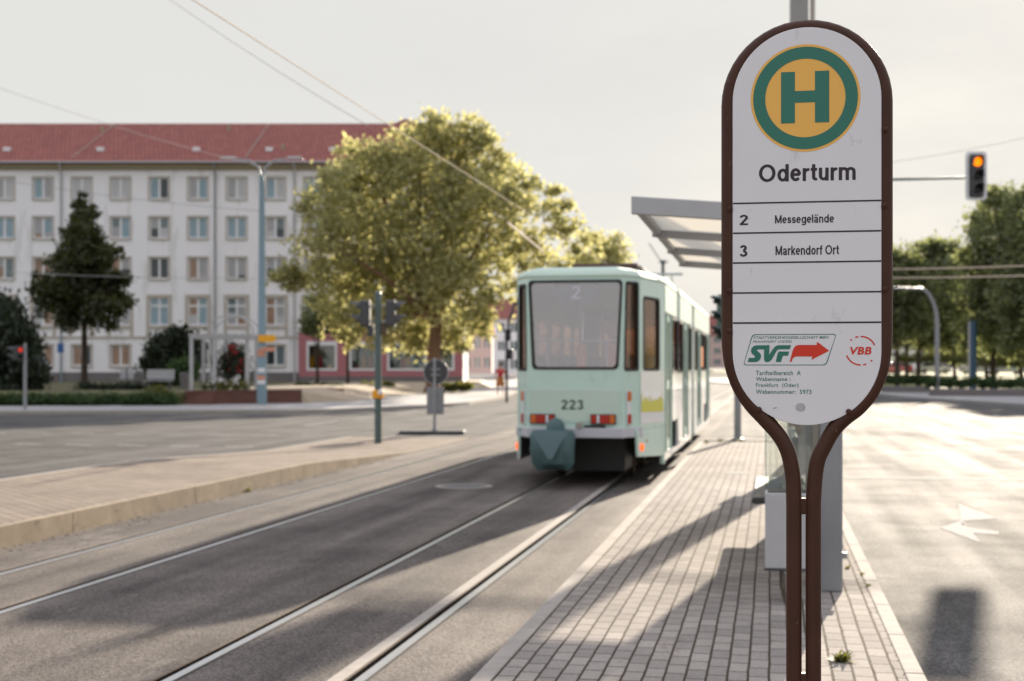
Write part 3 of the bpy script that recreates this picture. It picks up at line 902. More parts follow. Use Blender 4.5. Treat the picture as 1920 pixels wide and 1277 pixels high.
logo('letter', [(379, 379), (445, 379), (441, 448), (502, 356), (530, 331), (560, 325), (714, 325), (698, 377), (566, 377), (540, 390), (474, 510), (448, 534), (416, 543), (392, 535), (379, 512)], 'sign_green')
logo('letter', [(560, 406), (690, 406), (676, 459), (618, 459), (606, 478), (588, 540), (524, 540), (545, 440)], 'sign_green')
logo('arrow', [(697, 538), (735, 388), (752, 352), (774, 332), (804, 323), (1028, 323), (1034, 282), (1182, 397), (966, 511), (976, 470), (790, 469), (758, 474), (735, 494), (720, 538)], 'sign_red')
for s_, bx in (('STADTVERKEHRSGESELLSCHAFT MBH', (248, 1176, 208, 244)), ('FRANKFURT (ODER)', (236, 724, 263, 303))):
    o = sign_text('logo_text', s_, 1380 + bx[0] / 6.857, 1380 + bx[1] / 6.857, 600 + bx[2] / 6.857, 600 + bx[3] / 6.857, M['sign_green'], 0.006, 0.28, 1.05)
# transport association logo
vb = sign_text('association_logo', 'VBB', 1380 + 1436 / 6.857, 1380 + 1696 / 6.857, 600 + 349 / 6.857, 600 + 448 / 6.857, M['sign_red'], 0.035, 0.18, 1.08)
def arcseg(a0, a1, cx=1567, cy=398, r0=172, r1=190, n=14):
    A = [R(a0 + (a1 - a0) * k / n) for k in range(n + 1)]
    return [(cx + r1 * math.cos(w), cy - r1 * math.sin(w)) for w in A] + [(cx + r0 * math.cos(w), cy - r0 * math.sin(w)) for w in reversed(A)]
for a0, a1 in ((23, 91), (100, 112), (127, 134), (199, 270), (279, 291), (312, 320)):
    flat('logo_arc', lg(arcseg(a0, a1)), YF - E, M['sign_red'], vb)
flat('smudge', [(1501 + 9 * math.cos(k * 0.4), 763.5 + 8 * math.sin(k * 0.4)) for k in range(15)], YF - E, M['smudge'])
flat('scratch', [(1450.5, 766.5), (1455, 764), (1460.5, 764.2), (1455.5, 765.4)], YF - E, M['sign_black'])
flat('scratch', [(1583, 752.5), (1584.5, 751), (1585, 753)], YF - E, M['smudge'])
for x, y in ((1426, 768), (1587, 771), (1373, 300 + 90), (1650, 390), (1372, 545), (1651, 545), (1372, 620), (1652, 250)):
    b = MB(); b.tube([(SX(x), YF + 0.004, SZ(y)), (SX(x), YF - 0.004, SZ(y)), (SX(x), YF - 0.006, SZ(y))], [0.008, 0.008, 0.004], 12)
    b.build('screw', M['brown'], sign, smooth=True)

# ================================================================== VEGETATION
def leaves(name, blobs, n_clump, per, size, mat, parent=None, spread=0.16, seed=0, squash=1.0, droop=0.0):
    """many small bent leaf faces gathered in clumps inside the crown's blobs"""
    g = np.random.default_rng(seed + 5)
    bl = np.array(blobs, float)
    vol = (bl[:, 3] * bl[:, 4] * bl[:, 5]) ** 0.75
    pick = g.choice(len(bl), n_clump, p=vol / vol.sum())
    d = g.normal(size=(n_clump, 3)); d /= np.linalg.norm(d, axis=1)[:, None]
    rr = g.random(n_clump) ** 0.38
    cc = bl[pick, :3] + d * bl[pick, 3:6] * rr[:, None]
    cr = bl[pick, 3:6].mean(1) * spread * (0.6 + 0.9 * g.random(n_clump))
    k = np.repeat(np.arange(n_clump), per)
    n = len(k)
    pos = cc[k] + g.normal(size=(n, 3)) * cr[k][:, None] * np.array([1, 1, 0.75 * squash])
    if droop:
        pos[:, 2] -= droop * g.random(n)
    a = g.normal(size=(n, 3)); a /= np.linalg.norm(a, axis=1)[:, None]
    if droop:
        a[:, 2] -= 1.6; a /= np.linalg.norm(a, axis=1)[:, None]
    h = g.normal(size=(n, 3)); h = np.cross(a, h); h /= np.linalg.norm(h, axis=1)[:, None]
    nn = np.cross(a, h)
    sz = size * (0.6 + 0.8 * g.random(n))[:, None]
    v = np.empty((n, 4, 3))
    v[:, 0] = pos - a * sz
    v[:, 1] = pos + h * sz * 0.55 + nn * sz * 0.25
    v[:, 2] = pos + a * sz
    v[:, 3] = pos - h * sz * 0.55 + nn * sz * 0.25
    me = bpy.data.meshes.new(name)
    me.vertices.add(n * 4)
    me.vertices.foreach_set('co', v.reshape(-1))
    me.loops.add(n * 4)
    me.loops.foreach_set('vertex_index', np.arange(n * 4, dtype=np.int32))
    me.polygons.add(n)
    me.polygons.foreach_set('loop_start', np.arange(0, n * 4, 4, dtype=np.int32))
    me.polygons.foreach_set('loop_total', np.full(n, 4, dtype=np.int32))
    me.update(calc_edges=True)
    me.materials.append(mat)
    o = bpy.data.objects.new(name, me)
    COL.objects.link(o)
    if parent:
        o.parent = parent
    return o

def tree(name, label, base, blobs, trunk_h, trunk_r, n_clump, per, size, mat, bark, seed=1, group=None, spread=0.16, limbs=9, lean=0.0, droop=0.0):
    t = thing(name, label, 'tree', base, 0, group)
    g = random.Random(seed)
    b = MB()
    top = Vector((lean, 0, trunk_h))
    b.tube([(0, 0, -0.1), (0.0, 0, 0.25), (lean * 0.4, 0.03, trunk_h * 0.5), tuple(top)], [trunk_r * 1.5, trunk_r * 1.08, trunk_r * 0.9, trunk_r * 0.78], 12)
    big = sorted(blobs, key=lambda q: -q[3])
    for q in big[:limbs]:
        e = Vector(q[:3])
        st = top - Vector((0, 0, trunk_h * 0.12 * g.random()))
        mid = st.lerp(e, 0.5) + Vector((g.uniform(-.3, .3), g.uniform(-.3, .3), 0.25)) * trunk_r * 2
        b.tube([tuple(st), tuple(mid), tuple(e)], [trunk_r * 0.55, trunk_r * 0.32, trunk_r * 0.1], 7)
        for k in range(2):
            e2 = e + Vector((g.uniform(-1, 1) * q[3], g.uniform(-1, 1) * q[4], g.uniform(-.2, 1) * q[5])) * 0.8
            b.tube([tuple(mid.lerp(e, 0.4)), tuple(e2)], [trunk_r * 0.2, trunk_r * 0.05], 5)
    b.build('trunk', M[bark], t, smooth=True)
    leaves('crown', blobs, n_clump, per, size, M[mat], t, spread, seed, 1.0, droop)
    return t

def px_blobs(base, d, items, depth=0.9, seed=3, thick=1.0):
    """crown masses given as (photo column, photo row, radius in photo pixels)"""
    g = random.Random(seed)
    res = []
    for it in items:
        x, y, r = it[:3]
        dy = it[3] if len(it) > 3 else g.uniform(-depth, depth) * 2.5
        p = at(x, y, d + dy) - Vector(base)
        rm = r * d / F
        res.append((p.x, p.y, p.z, rm, rm * thick, rm * 0.9))
    return res

# the big tree in front of the building's end
D = 82.0
base = at(812, 718, D); base.z = 0.30
main_items = [(800, 248, 42), (850, 262, 58), (905, 275, 45), (750, 290, 55), (690, 300, 50), (655, 285, 32), (620, 345, 48), (585, 390, 34), (660, 370, 70),
              (780, 350, 85), (870, 350, 75), (950, 350, 48), (985, 400, 40), (920, 420, 70), (810, 450, 95), (700, 450, 85), (610, 450, 55), (570, 515, 40), (540, 520, 26),
              (640, 530, 65), (740, 540, 80), (850, 545, 75), (930, 500, 50), (990, 470, 42), (1045, 380, 32), (1060, 430, 36), (1090, 470, 30), (1030, 500, 40),
              (620, 590, 38), (700, 605, 55), (780, 620, 48), (850, 610, 45), (905, 570, 35), (960, 545, 32), (600, 625, 18), (1120, 480, 22), (1000, 350, 22), (940, 310, 30), (770, 645, 26), (865, 640, 28), (720, 640, 24), (900, 615, 24), (660, 630, 24)]
tree('broad_tree', 'broad sunlit yellow green tree between the apartment building and the tram', base,
     px_blobs(base, D, main_items, 0.9, 5, 0.7), 4.6, 0.42, 1380, 30, 0.17, 'leaf_main', 'bark_warm', 21, None, 0.26, 14, 0.2)

# upright dark street tree before the facade
D = 80.0
base = at(158, 720, D); base.z = 0.6
it = [(157, 375, 13), (155, 390, 17), (162, 405, 22), (156, 424, 27), (150, 440, 34), (180, 445, 20), (128, 440, 12), (160, 485, 50), (110, 490, 26), (205, 480, 26), (225, 520, 20), (150, 540, 58), (95, 540, 36), (215, 550, 34), (72, 528, 14), (120, 578, 40), (190, 585, 36), (232, 585, 16), (105, 560, 30), (175, 600, 14)]
tree('street_tree', 'dark upright tree standing alone before the pale facade', base, px_blobs(base, D, it, 0.6, 8), 4.2, 0.19, 400, 36, 0.15, 'leaf_dark', 'bark', 31, None, 0.20, 16)

# weeping tree at the edge of the garden
D = 66.0
base = at(8, 735, D); base.z = 0.6
it = [(-10, 580, 38), (15, 600, 42), (-40, 610, 55), (40, 630, 36), (60, 662, 26), (20, 660, 50), (-30, 680, 55), (72, 690, 17), (45, 690, 34), (10, 705, 36), (30, 720, 24), (-30, 720, 40)]
tree('weeping_tree', 'dark weeping tree with foliage hanging to the lawn', base, px_blobs(base, D, it, 0.5, 9), 2.2, 0.2, 420, 60, 0.13, 'leaf_weep', 'bark', 41, None, 0.24, 6, 0.0, 0.8)

# two slim young trees on the pavement by the pink shop
for x, yb, r, lab, sd in ((595, 706, 26, 'slim young tree before the first pink shop window', 51), (652, 708, 30, 'slim young tree between the pink shop windows', 52)):
    D = 93.0
    base = at(x, yb, D); base.z = 0.55
    it = [(x, 590, r), (x - 14, 612, r * 0.7), (x + 14, 605, r * 0.7), (x, 565, r * 0.7)]
    tree('young_tree', lab, base, px_blobs(base, D, it, 0.3, sd), 2.2, 0.11, 90, 30, 0.14, 'leaf_mid', 'bark', sd, 'slim young trees by the shop', 0.3, 4)

# trees of the square on the right
RT_ = [  # (trunk column, base row, distance, crown items, label)
    (1682, 712, 98, [(1690, 490, 34), (1668, 520, 34), (1705, 530, 44), (1680, 570, 50), (1650, 560, 40), (1700, 605, 40), (1660, 620, 34)], 'slender tree nearest the stop sign edge, beyond the crossing'),
    (1722, 712, 104, [(1745, 465, 28), (1775, 470, 28), (1730, 500, 40), (1770, 520, 46), (1740, 560, 50), (1785, 580, 42), (1735, 615, 40), (1770, 630, 30)], 'middle tree of the square behind the curved street lamp'),
    (1862, 712, 96, [(1855, 395, 36), (1880, 375, 34), (1835, 430, 30), (1875, 440, 55), (1830, 490, 36), (1870, 520, 65), (1822, 560, 42), (1890, 590, 60), (1840, 610, 46), (1880, 640, 40)], 'tall dark tree below the amber traffic light'),
    (1935, 715, 92, [(1912, 370, 26), (1925, 410, 40), (1915, 470, 50), (1945, 520, 70), (1905, 560, 44), (1950, 590, 60), (1920, 630, 44)], 'dark tree cut off by the photo edge beside the tall one'),
    (2030, 720, 88, [(2020, 400, 60), (2060, 460, 80), (2000, 480, 70), (2040, 560, 90), (2000, 600, 60)], 'dark tree at the corner of the square outside the frame'),
]
for i, (tx, ty, D, it, lab) in enumerate(RT_):
    base = at(tx, ty, D); base.z = 0.13
    tree('park_tree', lab, base, px_blobs(base, D, it, 0.8, 60 + i, 0.8), 3.0, 0.2, 400 if i < 4 else 240, 32, 0.17, 'leaf_mid', 'bark', 70 + i, 'trees on the square beyond the crossing', 0.27, 10)
for i, (tx, D, top, r, lab) in enumerate(((1700, 150, 500, 55, 'far tree of the square behind the slender one'), (1790, 160, 510, 60, 'far tree behind the blue post'), (1850, 150, 500, 60, 'far tree filling the gap below the tall tree'), (1915, 145, 480, 70, 'far tree at the photo edge behind the square'))):
    base = at(tx, 700, D); base.z = 0.13
    it = [(tx, top + 30, r * 0.7), (tx - 30, top + 70, r * 0.8), (tx + 30, top + 70, r * 0.8), (tx, top + 100, r), (tx - 40, top + 125, r * 0.6), (tx + 40, top + 125, r * 0.6)]
    tree('park_tree', lab, base, px_blobs(base, D, it, 1.2, 80 + i), 4.0, 0.22, 260, 30, 0.26, 'leaf_mid', 'bark', 90 + i, 'trees on the square beyond the crossing', 0.28, 6)
# a tree behind the tram roof
D = 130.0
base = at(1150, 715, D); base.z = 0.12
it = [(1120, 455, 24), (1150, 470, 30), (1105, 490, 30), (1135, 510, 40), (1090, 520, 26), (1160, 530, 34), (1120, 560, 40)]
tree('street_tree', 'far green tree just above the tram roof', base, px_blobs(base, D, it, 1.0, 95), 6.0, 0.25, 240, 30, 0.22, 'leaf_main', 'bark', 96, None, 0.28, 6)

# hedges, bushes, flower beds
def bush(name, label, items, d, mat, n_clump, per, size, cat='bush', group=None, spread=0.3, seed=1, zbase=0.6, droop=0.0):
    x0 = sum(i[0] for i in items) / len(items)
    base = at(x0, HOR, d); base.z = zbase
    o = leaves(name, px_blobs(base, d, items, 0.25, seed), n_clump, per, size, M[mat], None, spread, seed, 1.0, droop)
    o.location = base
    return tag(o, label, cat, group)
bush('shrub', 'large rounded dark shrub against the facade beside the pergola', [(330, 640, 26), (300, 655, 26), (350, 650, 26), (285, 680, 22), (320, 690, 34), (355, 680, 24), (295, 700, 22), (340, 618, 10)], 79, 'leaf_weep', 220, 40, 0.13, 'shrub', None, 0.3, 101)
bush('bush', 'mid green round bush standing in front of the large dark shrub', [(345, 690, 22), (335, 700, 20), (360, 700, 18)], 70, 'leaf_hedge', 60, 40, 0.09, 'bush', None, 0.35, 102)
bush('bush', 'low yellow flowering bush at the end of the hedge', [(295, 738, 14), (280, 745, 12), (312, 745, 12), (300, 750, 12)], 57, 'leaf_bush', 60, 40, 0.055, 'bush', None, 0.35, 103, 0.5)
for i, (x0, x1, lab) in enumerate(((-80, 330, 'long low clipped hedge along the pavement before the lawn'), (150, 282, 'short low hedge on the lawn behind the long one'))):
    y, d, r = ((750, 56.2, 12), (728, 66, 9))[i]
    it = [(x, y + (k % 2) * 3 - 1, r) for k, x in enumerate(range(x0, x1, 9))]
    bush('hedge', lab, it, d, 'leaf_hedge' if i == 0 else 'leaf_weep', 500 if i == 0 else 130, 36, 0.055, 'hedge', None, 0.4, 105 + i, 0.4)
bush('rose_bush', 'tall climbing rose bush with red blooms under the pergola arch', [(438, 665, 22), (425, 680, 20), (450, 690, 22), (435, 705, 20), (455, 668, 12)], 64.5, 'leaf_weep', 90, 36, 0.07, 'rose bush', None, 0.35, 110)
rb = bpy.data.objects['rose_bush']
o = leaves('blooms', [(q[0], q[1] - 0.2, q[2], q[3] * 0.9, q[4] * 0.9, q[5] * 0.9) for q in px_blobs(rb.location, 64.5, [(438, 658, 18), (425, 675, 16), (455, 685, 18), (440, 695, 16), (462, 690, 8)], 0.1, 3)], 34, 4, 0.06, M['petal'], rb, 0.22, 12)
o['kind'] = 'stuff'
bush('flower_bed', 'low mixed pale flowers at the foot of the pergola', [(400, 722, 12), (420, 724, 11), (442, 722, 12), (460, 725, 10), (385, 725, 9)], 62.6, 'leaf_bush', 60, 30, 0.05, 'flower bed', None, 0.35, 111)
fb = bpy.data.objects['flower_bed']
o = leaves('blooms', [(q[0], q[1] - 0.2, q[2] + 0.1, q[3], q[4], q[5]) for q in px_blobs(fb.location, 62.6, [(400, 716, 9), (420, 716, 9), (445, 716, 9)], 0.1, 4)], 24, 6, 0.05, M['white_paint'], fb, 0.3, 13)
o['kind'] = 'stuff'
for i, (x0, x1, y, d, lab) in enumerate(((684, 740, 724, 88, 'low ragged grass border behind the striped signal pole'), (830, 886, 725, 84, 'low sunlit grass clump at the foot of the broad tree'), (560, 640, 726, 84, 'dark low ground hedge along the pink shop front'))):
    it = [(x, y, 7) for x in range(x0, x1, 7)]
    bush('grass_border', lab, it, d, 'leaf_bush' if i < 2 else 'leaf_hedge', 80, 30, 0.08, 'grass border', None, 0.45, 120 + i, 0.12)
for i, (x0, x1, y, d, r, lab) in enumerate(((1742, 2000, 718, 80, 9, 'low planted hedge with a clipped front below the tall dark tree'), (1650, 1745, 712, 92, 7, 'low hedge strip beyond the curved street lamp'), (1690, 1820, 672, 128, 8, 'pale sunlit shrub row behind the square'), (1830, 1990, 675, 120, 13, 'pale sunlit tall grass beside the tall dark tree trunk'))):
    it = [(x, y + random.uniform(-2, 2), r) for x in range(x0, x1, 8)]
    bush('hedge', lab, it, d, 'leaf_hedge' if i < 2 else 'leaf_bush', 200, 36, 0.08, 'hedge', None, 0.4, 130 + i, 0.12)

# weeds in the platform joints
def weed(px, py, n, ln, lab, seed):
    p = ground(px, py, PLAT_Z)
    g = random.Random(seed)
    b = MB()
    for k in range(n):
        w = g.uniform(0, 6.28); l_ = ln * g.uniform(.5, 1.2); tilt = g.uniform(.35, 1.12); wd = ln * 0.09
        dx, dy = math.cos(w), math.sin(w)
        sx, sy = -dy * wd, dx * wd
        ox, oy = g.uniform(-.3, .3) * ln, g.uniform(-.2, .2) * ln
        m1 = (ox + dx * l_ * .5 * tilt, oy + dy * l_ * .5 * tilt, l_ * .55 * (1.2 - tilt))
        m2 = (ox + dx * l_ * tilt, oy + dy * l_ * tilt, l_ * .75 * (1.15 - tilt) + 0.004)
        b.add([(ox - sx, oy - sy, 0), (ox + sx, oy + sy, 0), (m1[0] + sx, m1[1] + sy, m1[2]), (m1[0] - sx, m1[1] - sy, m1[2]), m2], [(0, 1, 2, 3), (3, 2, 4)])
    o = b.build('weed', M['leaf_bush'], fix=False)
    o.location = p
    return tag(o, lab, 'weed')
weed(1578, 1240, 70, 0.085, 'green weed tuft growing in a paver joint near the stop sign foot', 1)
weed(1588, 1066, 16, 0.05, 'tiny weed sprout in the paver joint beside the grey panel base', 2)
weed(1615, 1078, 14, 0.05, 'tiny yellow weed beside the road kerb of the platform', 3)
weed(1629, 1100, 16, 0.045, 'dark small weed clump at the kerb joint', 4)
weed(1583, 1044, 14, 0.05, 'small weed at the foot edge of the grey panel', 5)
p_ = ground(955 + 470 - 1000, 925, 0.01)
o = weed(425, 926, 26, 0.10, 'small plant growing at the foot of the opposite platform kerb', 6); o.location = tr(-6.80, 17.4, 0.005)
for k, (u, s) in enumerate(((-1.25, 27.9), (-1.0, 28.4), (-0.6, 28.5))):
    o = weed(1330, 830, 22, 0.13, 'dry grass tuft at the far end of the platform', 20 + k); o.location = tr(u, s, PLAT_Z); o['group'] = 'grass tufts at the platform end'
# joint dirt and moss along the kerb: nobody could count it
b = MB()
for k in range(500):
    s = random.uniform(5.5, 12); u = random.choice((0.6, 0.5, 0.4, 0.3, 0.637)) + random.uniform(-.004, .004)
    r_ = random.uniform(.0015, .0042); h_ = random.uniform(.001, .003)
    b.lathe([(r_, -0.002), (r_ * .7, h_), (0.0005, h_ * 1.2)], 5, (u, s, PLAT_Z))
o = track_obj(b.build('moss', M['moss'])); o['kind'] = 'stuff'; o['label'] = 'dry moss in the paver joints along the kerb'; o['category'] = 'moss'
# fallen leaves and grit near the opposite kerb
b = MB()
for k in range(160):
    s = random.uniform(9, 24); u = -6.82 + abs(random.gauss(0, .12))
    r_ = random.uniform(.01, .03)
    b.lathe([(r_, 0.0), (r_ * .6, 0.008), (0.0005, 0.01)], 5, (u, s, 0.004))
o = track_obj(b.build('gutter_grit', M['kerb_warm'])); o['kind'] = 'stuff'; o['label'] = 'grit and crumbs in the gutter by the opposite kerb'; o['category'] = 'grit'

# ================================================================== APARTMENT BUILDING
BD, BZ = 105.0, 0.60
bld = thing('apartment_building', 'long pale five storey apartment building with red tiled roof and pink shop front', 'building', (-20, BD, BZ))
def bx(px): return (px - 960) / F * BD + 20
def bz(py): return EYE - (py - HOR) / F * BD - BZ
COLS = [8 + 72.6 * k for k in range(-3, 12)]
ROWS = [(333, 373), (407, 447), (483, 523), (558, 610), (647, 686)]
XL, XR = bx(-290), bx(868)
wall = MB()
ys = [318]
hw = 18
prev = 312.0
for (t_, b_) in ROWS[:4]:
    wall.box(XL, XR, 0, 0.35, bz(t_), bz(prev)); prev = b_
    xs = [XL] + [v for c in COLS for v in (bx(c - hw), bx(c + hw))] + [XR]
    for i in range(0, len(xs), 2):
        if xs[i + 1] - xs[i] > 0.05:
            wall.box(xs[i], xs[i + 1], 0, 0.35, bz(b_), bz(t_))
wall.box(XL, XR, 0, 0.35, bz(632), bz(610))
# ground floor of the pale part
t_, b_ = ROWS[4]
XP = bx(560)
gc = [c for c in COLS if c < 540]
wall.box(XL, XP, 0, 0.35, bz(t_), bz(632))
xs = [XL] + [v for c in gc for v in (bx(c - hw), bx(c + hw))] + [XP]
for i in range(0, len(xs), 2):
    wall.box(xs[i], xs[i + 1], 0, 0.35, bz(b_), bz(t_))
wall.box(XL, XP, 0, 0.35, bz(698), bz(b_))
wall.box(XL, XR, 11.6, 11.9, -0.5, bz(312))
wall.box(XR - 0.35, XR, 0.36, 11.59, -0.5, bz(312))
wall.build('wall', M['stucco'], bld)
pw = MB()
SH = [(575, 632), (655, 706), (726, 800), (820, 852)]
pw.box(XP, XR, -0.06, 0.3, bz(640), bz(622))
xs = [560] + [v for s_ in SH for v in s_] + [868]
for i in range(0, len(xs), 2):
    pw.box(bx(xs[i]), bx(xs[i + 1]), -0.06, 0.3, bz(695), bz(640))
pw.box(XP, XR, -0.06, 0.3, bz(706), bz(695))
pw.build('shop_wall', M['stucco_pink'], bld)
b = MB(); b.box(XL, XP, -0.05, 0.3, -0.6, bz(698)); b.box(XP, XR, -0.10, 0.3, -0.6, bz(706)); b.build('plinth', M['plinth'], bld)
b = MB(); b.box(XL, XP, -0.07, -0.002, bz(634.5), bz(630.5)); b.box(XP, XR, -0.10, -0.062, bz(624), bz(620)); b.build('string_course', M['beige_trim'], bld)
b = MB(); b.box(XL, XR, -0.35, 0.3, bz(316), bz(309)); b.box(XL, XR, -0.22, 0.3, bz(318.5), bz(316.1)); b.build('cornice', M['cornice'], bld)
# roof
ze, zr = bz(308), bz(229) + 0.95
b = MB()
prof = [(-0.62, ze - 0.02), (-0.62, ze + 0.16), (6.0, zr), (12.6, ze + 0.16), (12.6, ze - 0.02)]
n = len(prof)
XW = bx(735)
b.add([(XL - 0.3, y, z) for y, z in prof] + [(XR + 0.3, y, z) for y, z in prof], [tuple(range(n)), tuple(reversed(range(n, 2 * n)))] + [(i, n + i, n + (i + 1) % n, (i + 1) % n) for i in range(n)])
roof = b.build('roof', M['roof_tiles'], bld)
b = MB()   # taller wing roof behind the broad tree
b.add([(bx(700), 6.2, zr - 0.4), (bx(745), 8, zr + 0.75), (bx(800), 6.2, zr - 0.4), (bx(700), 22, zr - 0.4), (bx(745), 22, zr + 0.75), (bx(800), 22, zr - 0.4)], [(0, 1, 2), (3, 5, 4), (0, 3, 4, 1), (1, 4, 5, 2), (0, 2, 5, 3)])
b.build('wing_roof', M['roof_tiles'], bld)
b = MB(); b.cyl((XL, -0.68, ze + 0.06), (XR, -0.68, ze + 0.06), 0.08, 10); b.build('gutter', M['steel'], bld, smooth=True)
def roof_pt(px, py):     # point on the front slope seen at a photo pixel
    x = bx(px); k = (zr - ze - 0.16) / 6.62
    best = min((abs((HOR - (z0 + BZ - EYE) / (BD + y0) * F) - py), y0, z0) for y0, z0 in ((-0.62 + 6.62 * i / 200, ze + 0.16 + k * 6.62 * i / 200) for i in range(201)))
    return x, best[1], best[2]
for px in (3, 180, 362, 500, 620):
    x, y, z = roof_pt(px, 283)
    b = MB(); b.box(x - 0.26, x + 0.26, y - 0.10, y + 0.30, z - 0.02, z + 0.28); b.build('roof_vent', M['white_paint'], roof)
for px, h in ((158, 246), (405, 244), (525, 280)):
    x, y, z = roof_pt(px, h)
    b = MB(); b.cyl((x, y, z - 0.1), (x, y, z + 0.4), 0.12, 10); b.build('vent_pipe', M['cornice'], roof)
for (xa, ya, xb, yb) in ((176, 232, 138, 296), (480, 232, 462, 296)):
    p, q = roof_pt(xa, ya), roof_pt(xb, yb)
    b = MB(); b.tube([(p[0], p[1] - 0.05, p[2] + 0.06), (q[0], q[1] - 0.05, q[2] + 0.06)], 0.028, 6); b.build('lightning_rod', M['beige_trim'], roof)
for px, mt in ((-180, 'steel'), (116, 'light_grey'), (404, 'steel'), (553, 'light_grey')):
    b = MB(); x = bx(px)
    b.tube([(x, -0.66, ze), (x, -0.40, ze - 0.5), (x, -0.16, ze - 0.8), (x, -0.16, 0.0)], 0.075, 10); b.build('downpipe', M[mt], bld, smooth=True)
# windows: surround > frame, two panes
wr = random.Random(5)
def window(cx, t_, b_, row, hwid=18, panes=None):
    x0, x1, z0, z1 = bx(cx - hwid), bx(cx + hwid), bz(b_), bz(t_)
    w = MB()
    m_ = 0.11
    if row == 3:
        m_ = 0.24
        zs = bz(630.5)
        w.box(x0 - m_, x0, -0.05, -0.001, zs, z1 + m_); w.box(x1, x1 + m_, -0.05, -0.001, zs, z1 + m_)
        w.box(x0, x1, -0.05, -0.001, z1, z1 + m_)
    else:
        w.box(x0 - m_, x0, -0.045, -0.001, z0 - m_, z1 + m_); w.box(x1, x1 + m_, -0.045, -0.001, z0 - m_, z1 + m_)
        w.box(x0, x1, -0.045, -0.001, z1, z1 + m_)
    w.box(x0, x1, -0.10, -0.001, z0 - m_, z0)
    so_ = w.build('window', M['beige_trim'], bld)
    mid = (x0 + x1) / 2
    fw = 0.085
    f = MB()
    yf0, yf1 = 0.10, 0.17
    f.box(x0, x0 + fw, yf0, yf1, z0, z1); f.box(x1 - fw, x1, yf0, yf1, z0, z1)
    f.box(x0 + fw, x1 - fw, yf0, yf1, z0, z0 + fw); f.box(x0 + fw, x1 - fw, yf0, yf1, z1 - fw, z1)
    f.box(mid - fw * 0.9, mid + fw * 0.9, yf0 - 0.01, yf1, z0 + fw, z1 - fw)
    if row == 3:
        zt = z0 + (z1 - z0) * 0.70
        f.box(x0 + fw, mid - fw * 0.9, yf0, yf1, zt - 0.07, zt + 0.07); f.box(mid + fw * 0.9, x1 - fw, yf0, yf1, zt - 0.07, zt + 0.07)
    f.build('frame', M['white_paint'], so_)
    for (a_, c_, mt) in ((x0 + fw, mid - fw * 0.9, panes[0]), (mid + fw * 0.9, x1 - fw, panes[1])):
        p_ = MB(); p_.box(a_, c_, 0.14, 0.155, z0 + fw, z1 - fw); p_.build('pane', PANES[mt], so_)
        if row in (1, 2, 3) and wr.random() < 0.6:     # half curtain or goods on the inner sill
            q_ = MB(); q_.box(a_ + 0.03, c_ - 0.03, 0.128, 0.139, z0 + fw, z0 + fw + (z1 - z0) * wr.uniform(.12, .5)); q_.build('curtain', PANES[wr.choice((1, 3, 2, 5))], so_)
for r_, (t_, b_) in enumerate(ROWS):
    for c in COLS:
        if r_ == 4 and c > 540: continue
        pr = {0: [0, 0, 0, 1, 5, 1], 1: [0, 0, 1, 4, 4], 2: [2, 4, 1, 3, 2], 3: [2, 4, 3, 0, 1], 4: [2, 4, 3, 1]}[r_]
        pn = (wr.choice(pr), wr.choice(pr))
        if r_ == 0 and abs(c - 298.4) < 5: pn = (0, 2)
        if r_ == 0 and (abs(c - 153) < 5 or abs(c - 226) < 5): pn = (5, 5)
        if r_ == 4 and abs(c - 226) < 5: pn = (3, 3)
        window(c, t_, b_, r_, 18, pn)
for (a_, c_) in SH:
    x0, x1, z0, z1 = bx(a_), bx(c_), bz(695), bz(640)
    f = MB()
    f.box(x0, x0 + 0.16, -0.09, 0.1, z0, z1); f.box(x1 - 0.16, x1, -0.09, 0.1, z0, z1); f.box(x0 + 0.16, x1 - 0.16, -0.09, 0.1, z0, z0 + 0.16); f.box(x0 + 0.16, x1 - 0.16, -0.09, 0.1, z1 - 0.3, z1)
    so_ = f.build('shop_window', M['white_paint'], bld)
    p_ = MB(); p_.box(x0 + 0.16, x1 - 0.16, 0.02, 0.04, z0 + 0.16, z1 - 0.3); p_.build('pane', M['pane'], so_)
    q_ = MB(); q_.box(x0 + 0.16, x1 - 0.16, 0.9, 0.95, z0 + 0.0, z1); q_.build('shop_display', PANES[4 if a_ > 600 else 3], so_)
    for k in range(7):
        xx = wr.uniform(x0 + 0.3, x1 - 0.5); hh = wr.uniform(0.3, 1.3)
        q_ = MB(); q_.lathe([(0.14, 0), (0.18, hh * .6), (0.08, hh)], 8, (xx, wr.uniform(.25, .7), z0 + 0.1)); q_.build('goods', M[wr.choice(('petal', 'sticker', 'white_paint', 'leaf_hedge', 'yellow_sign', 'tarp'))], so_)

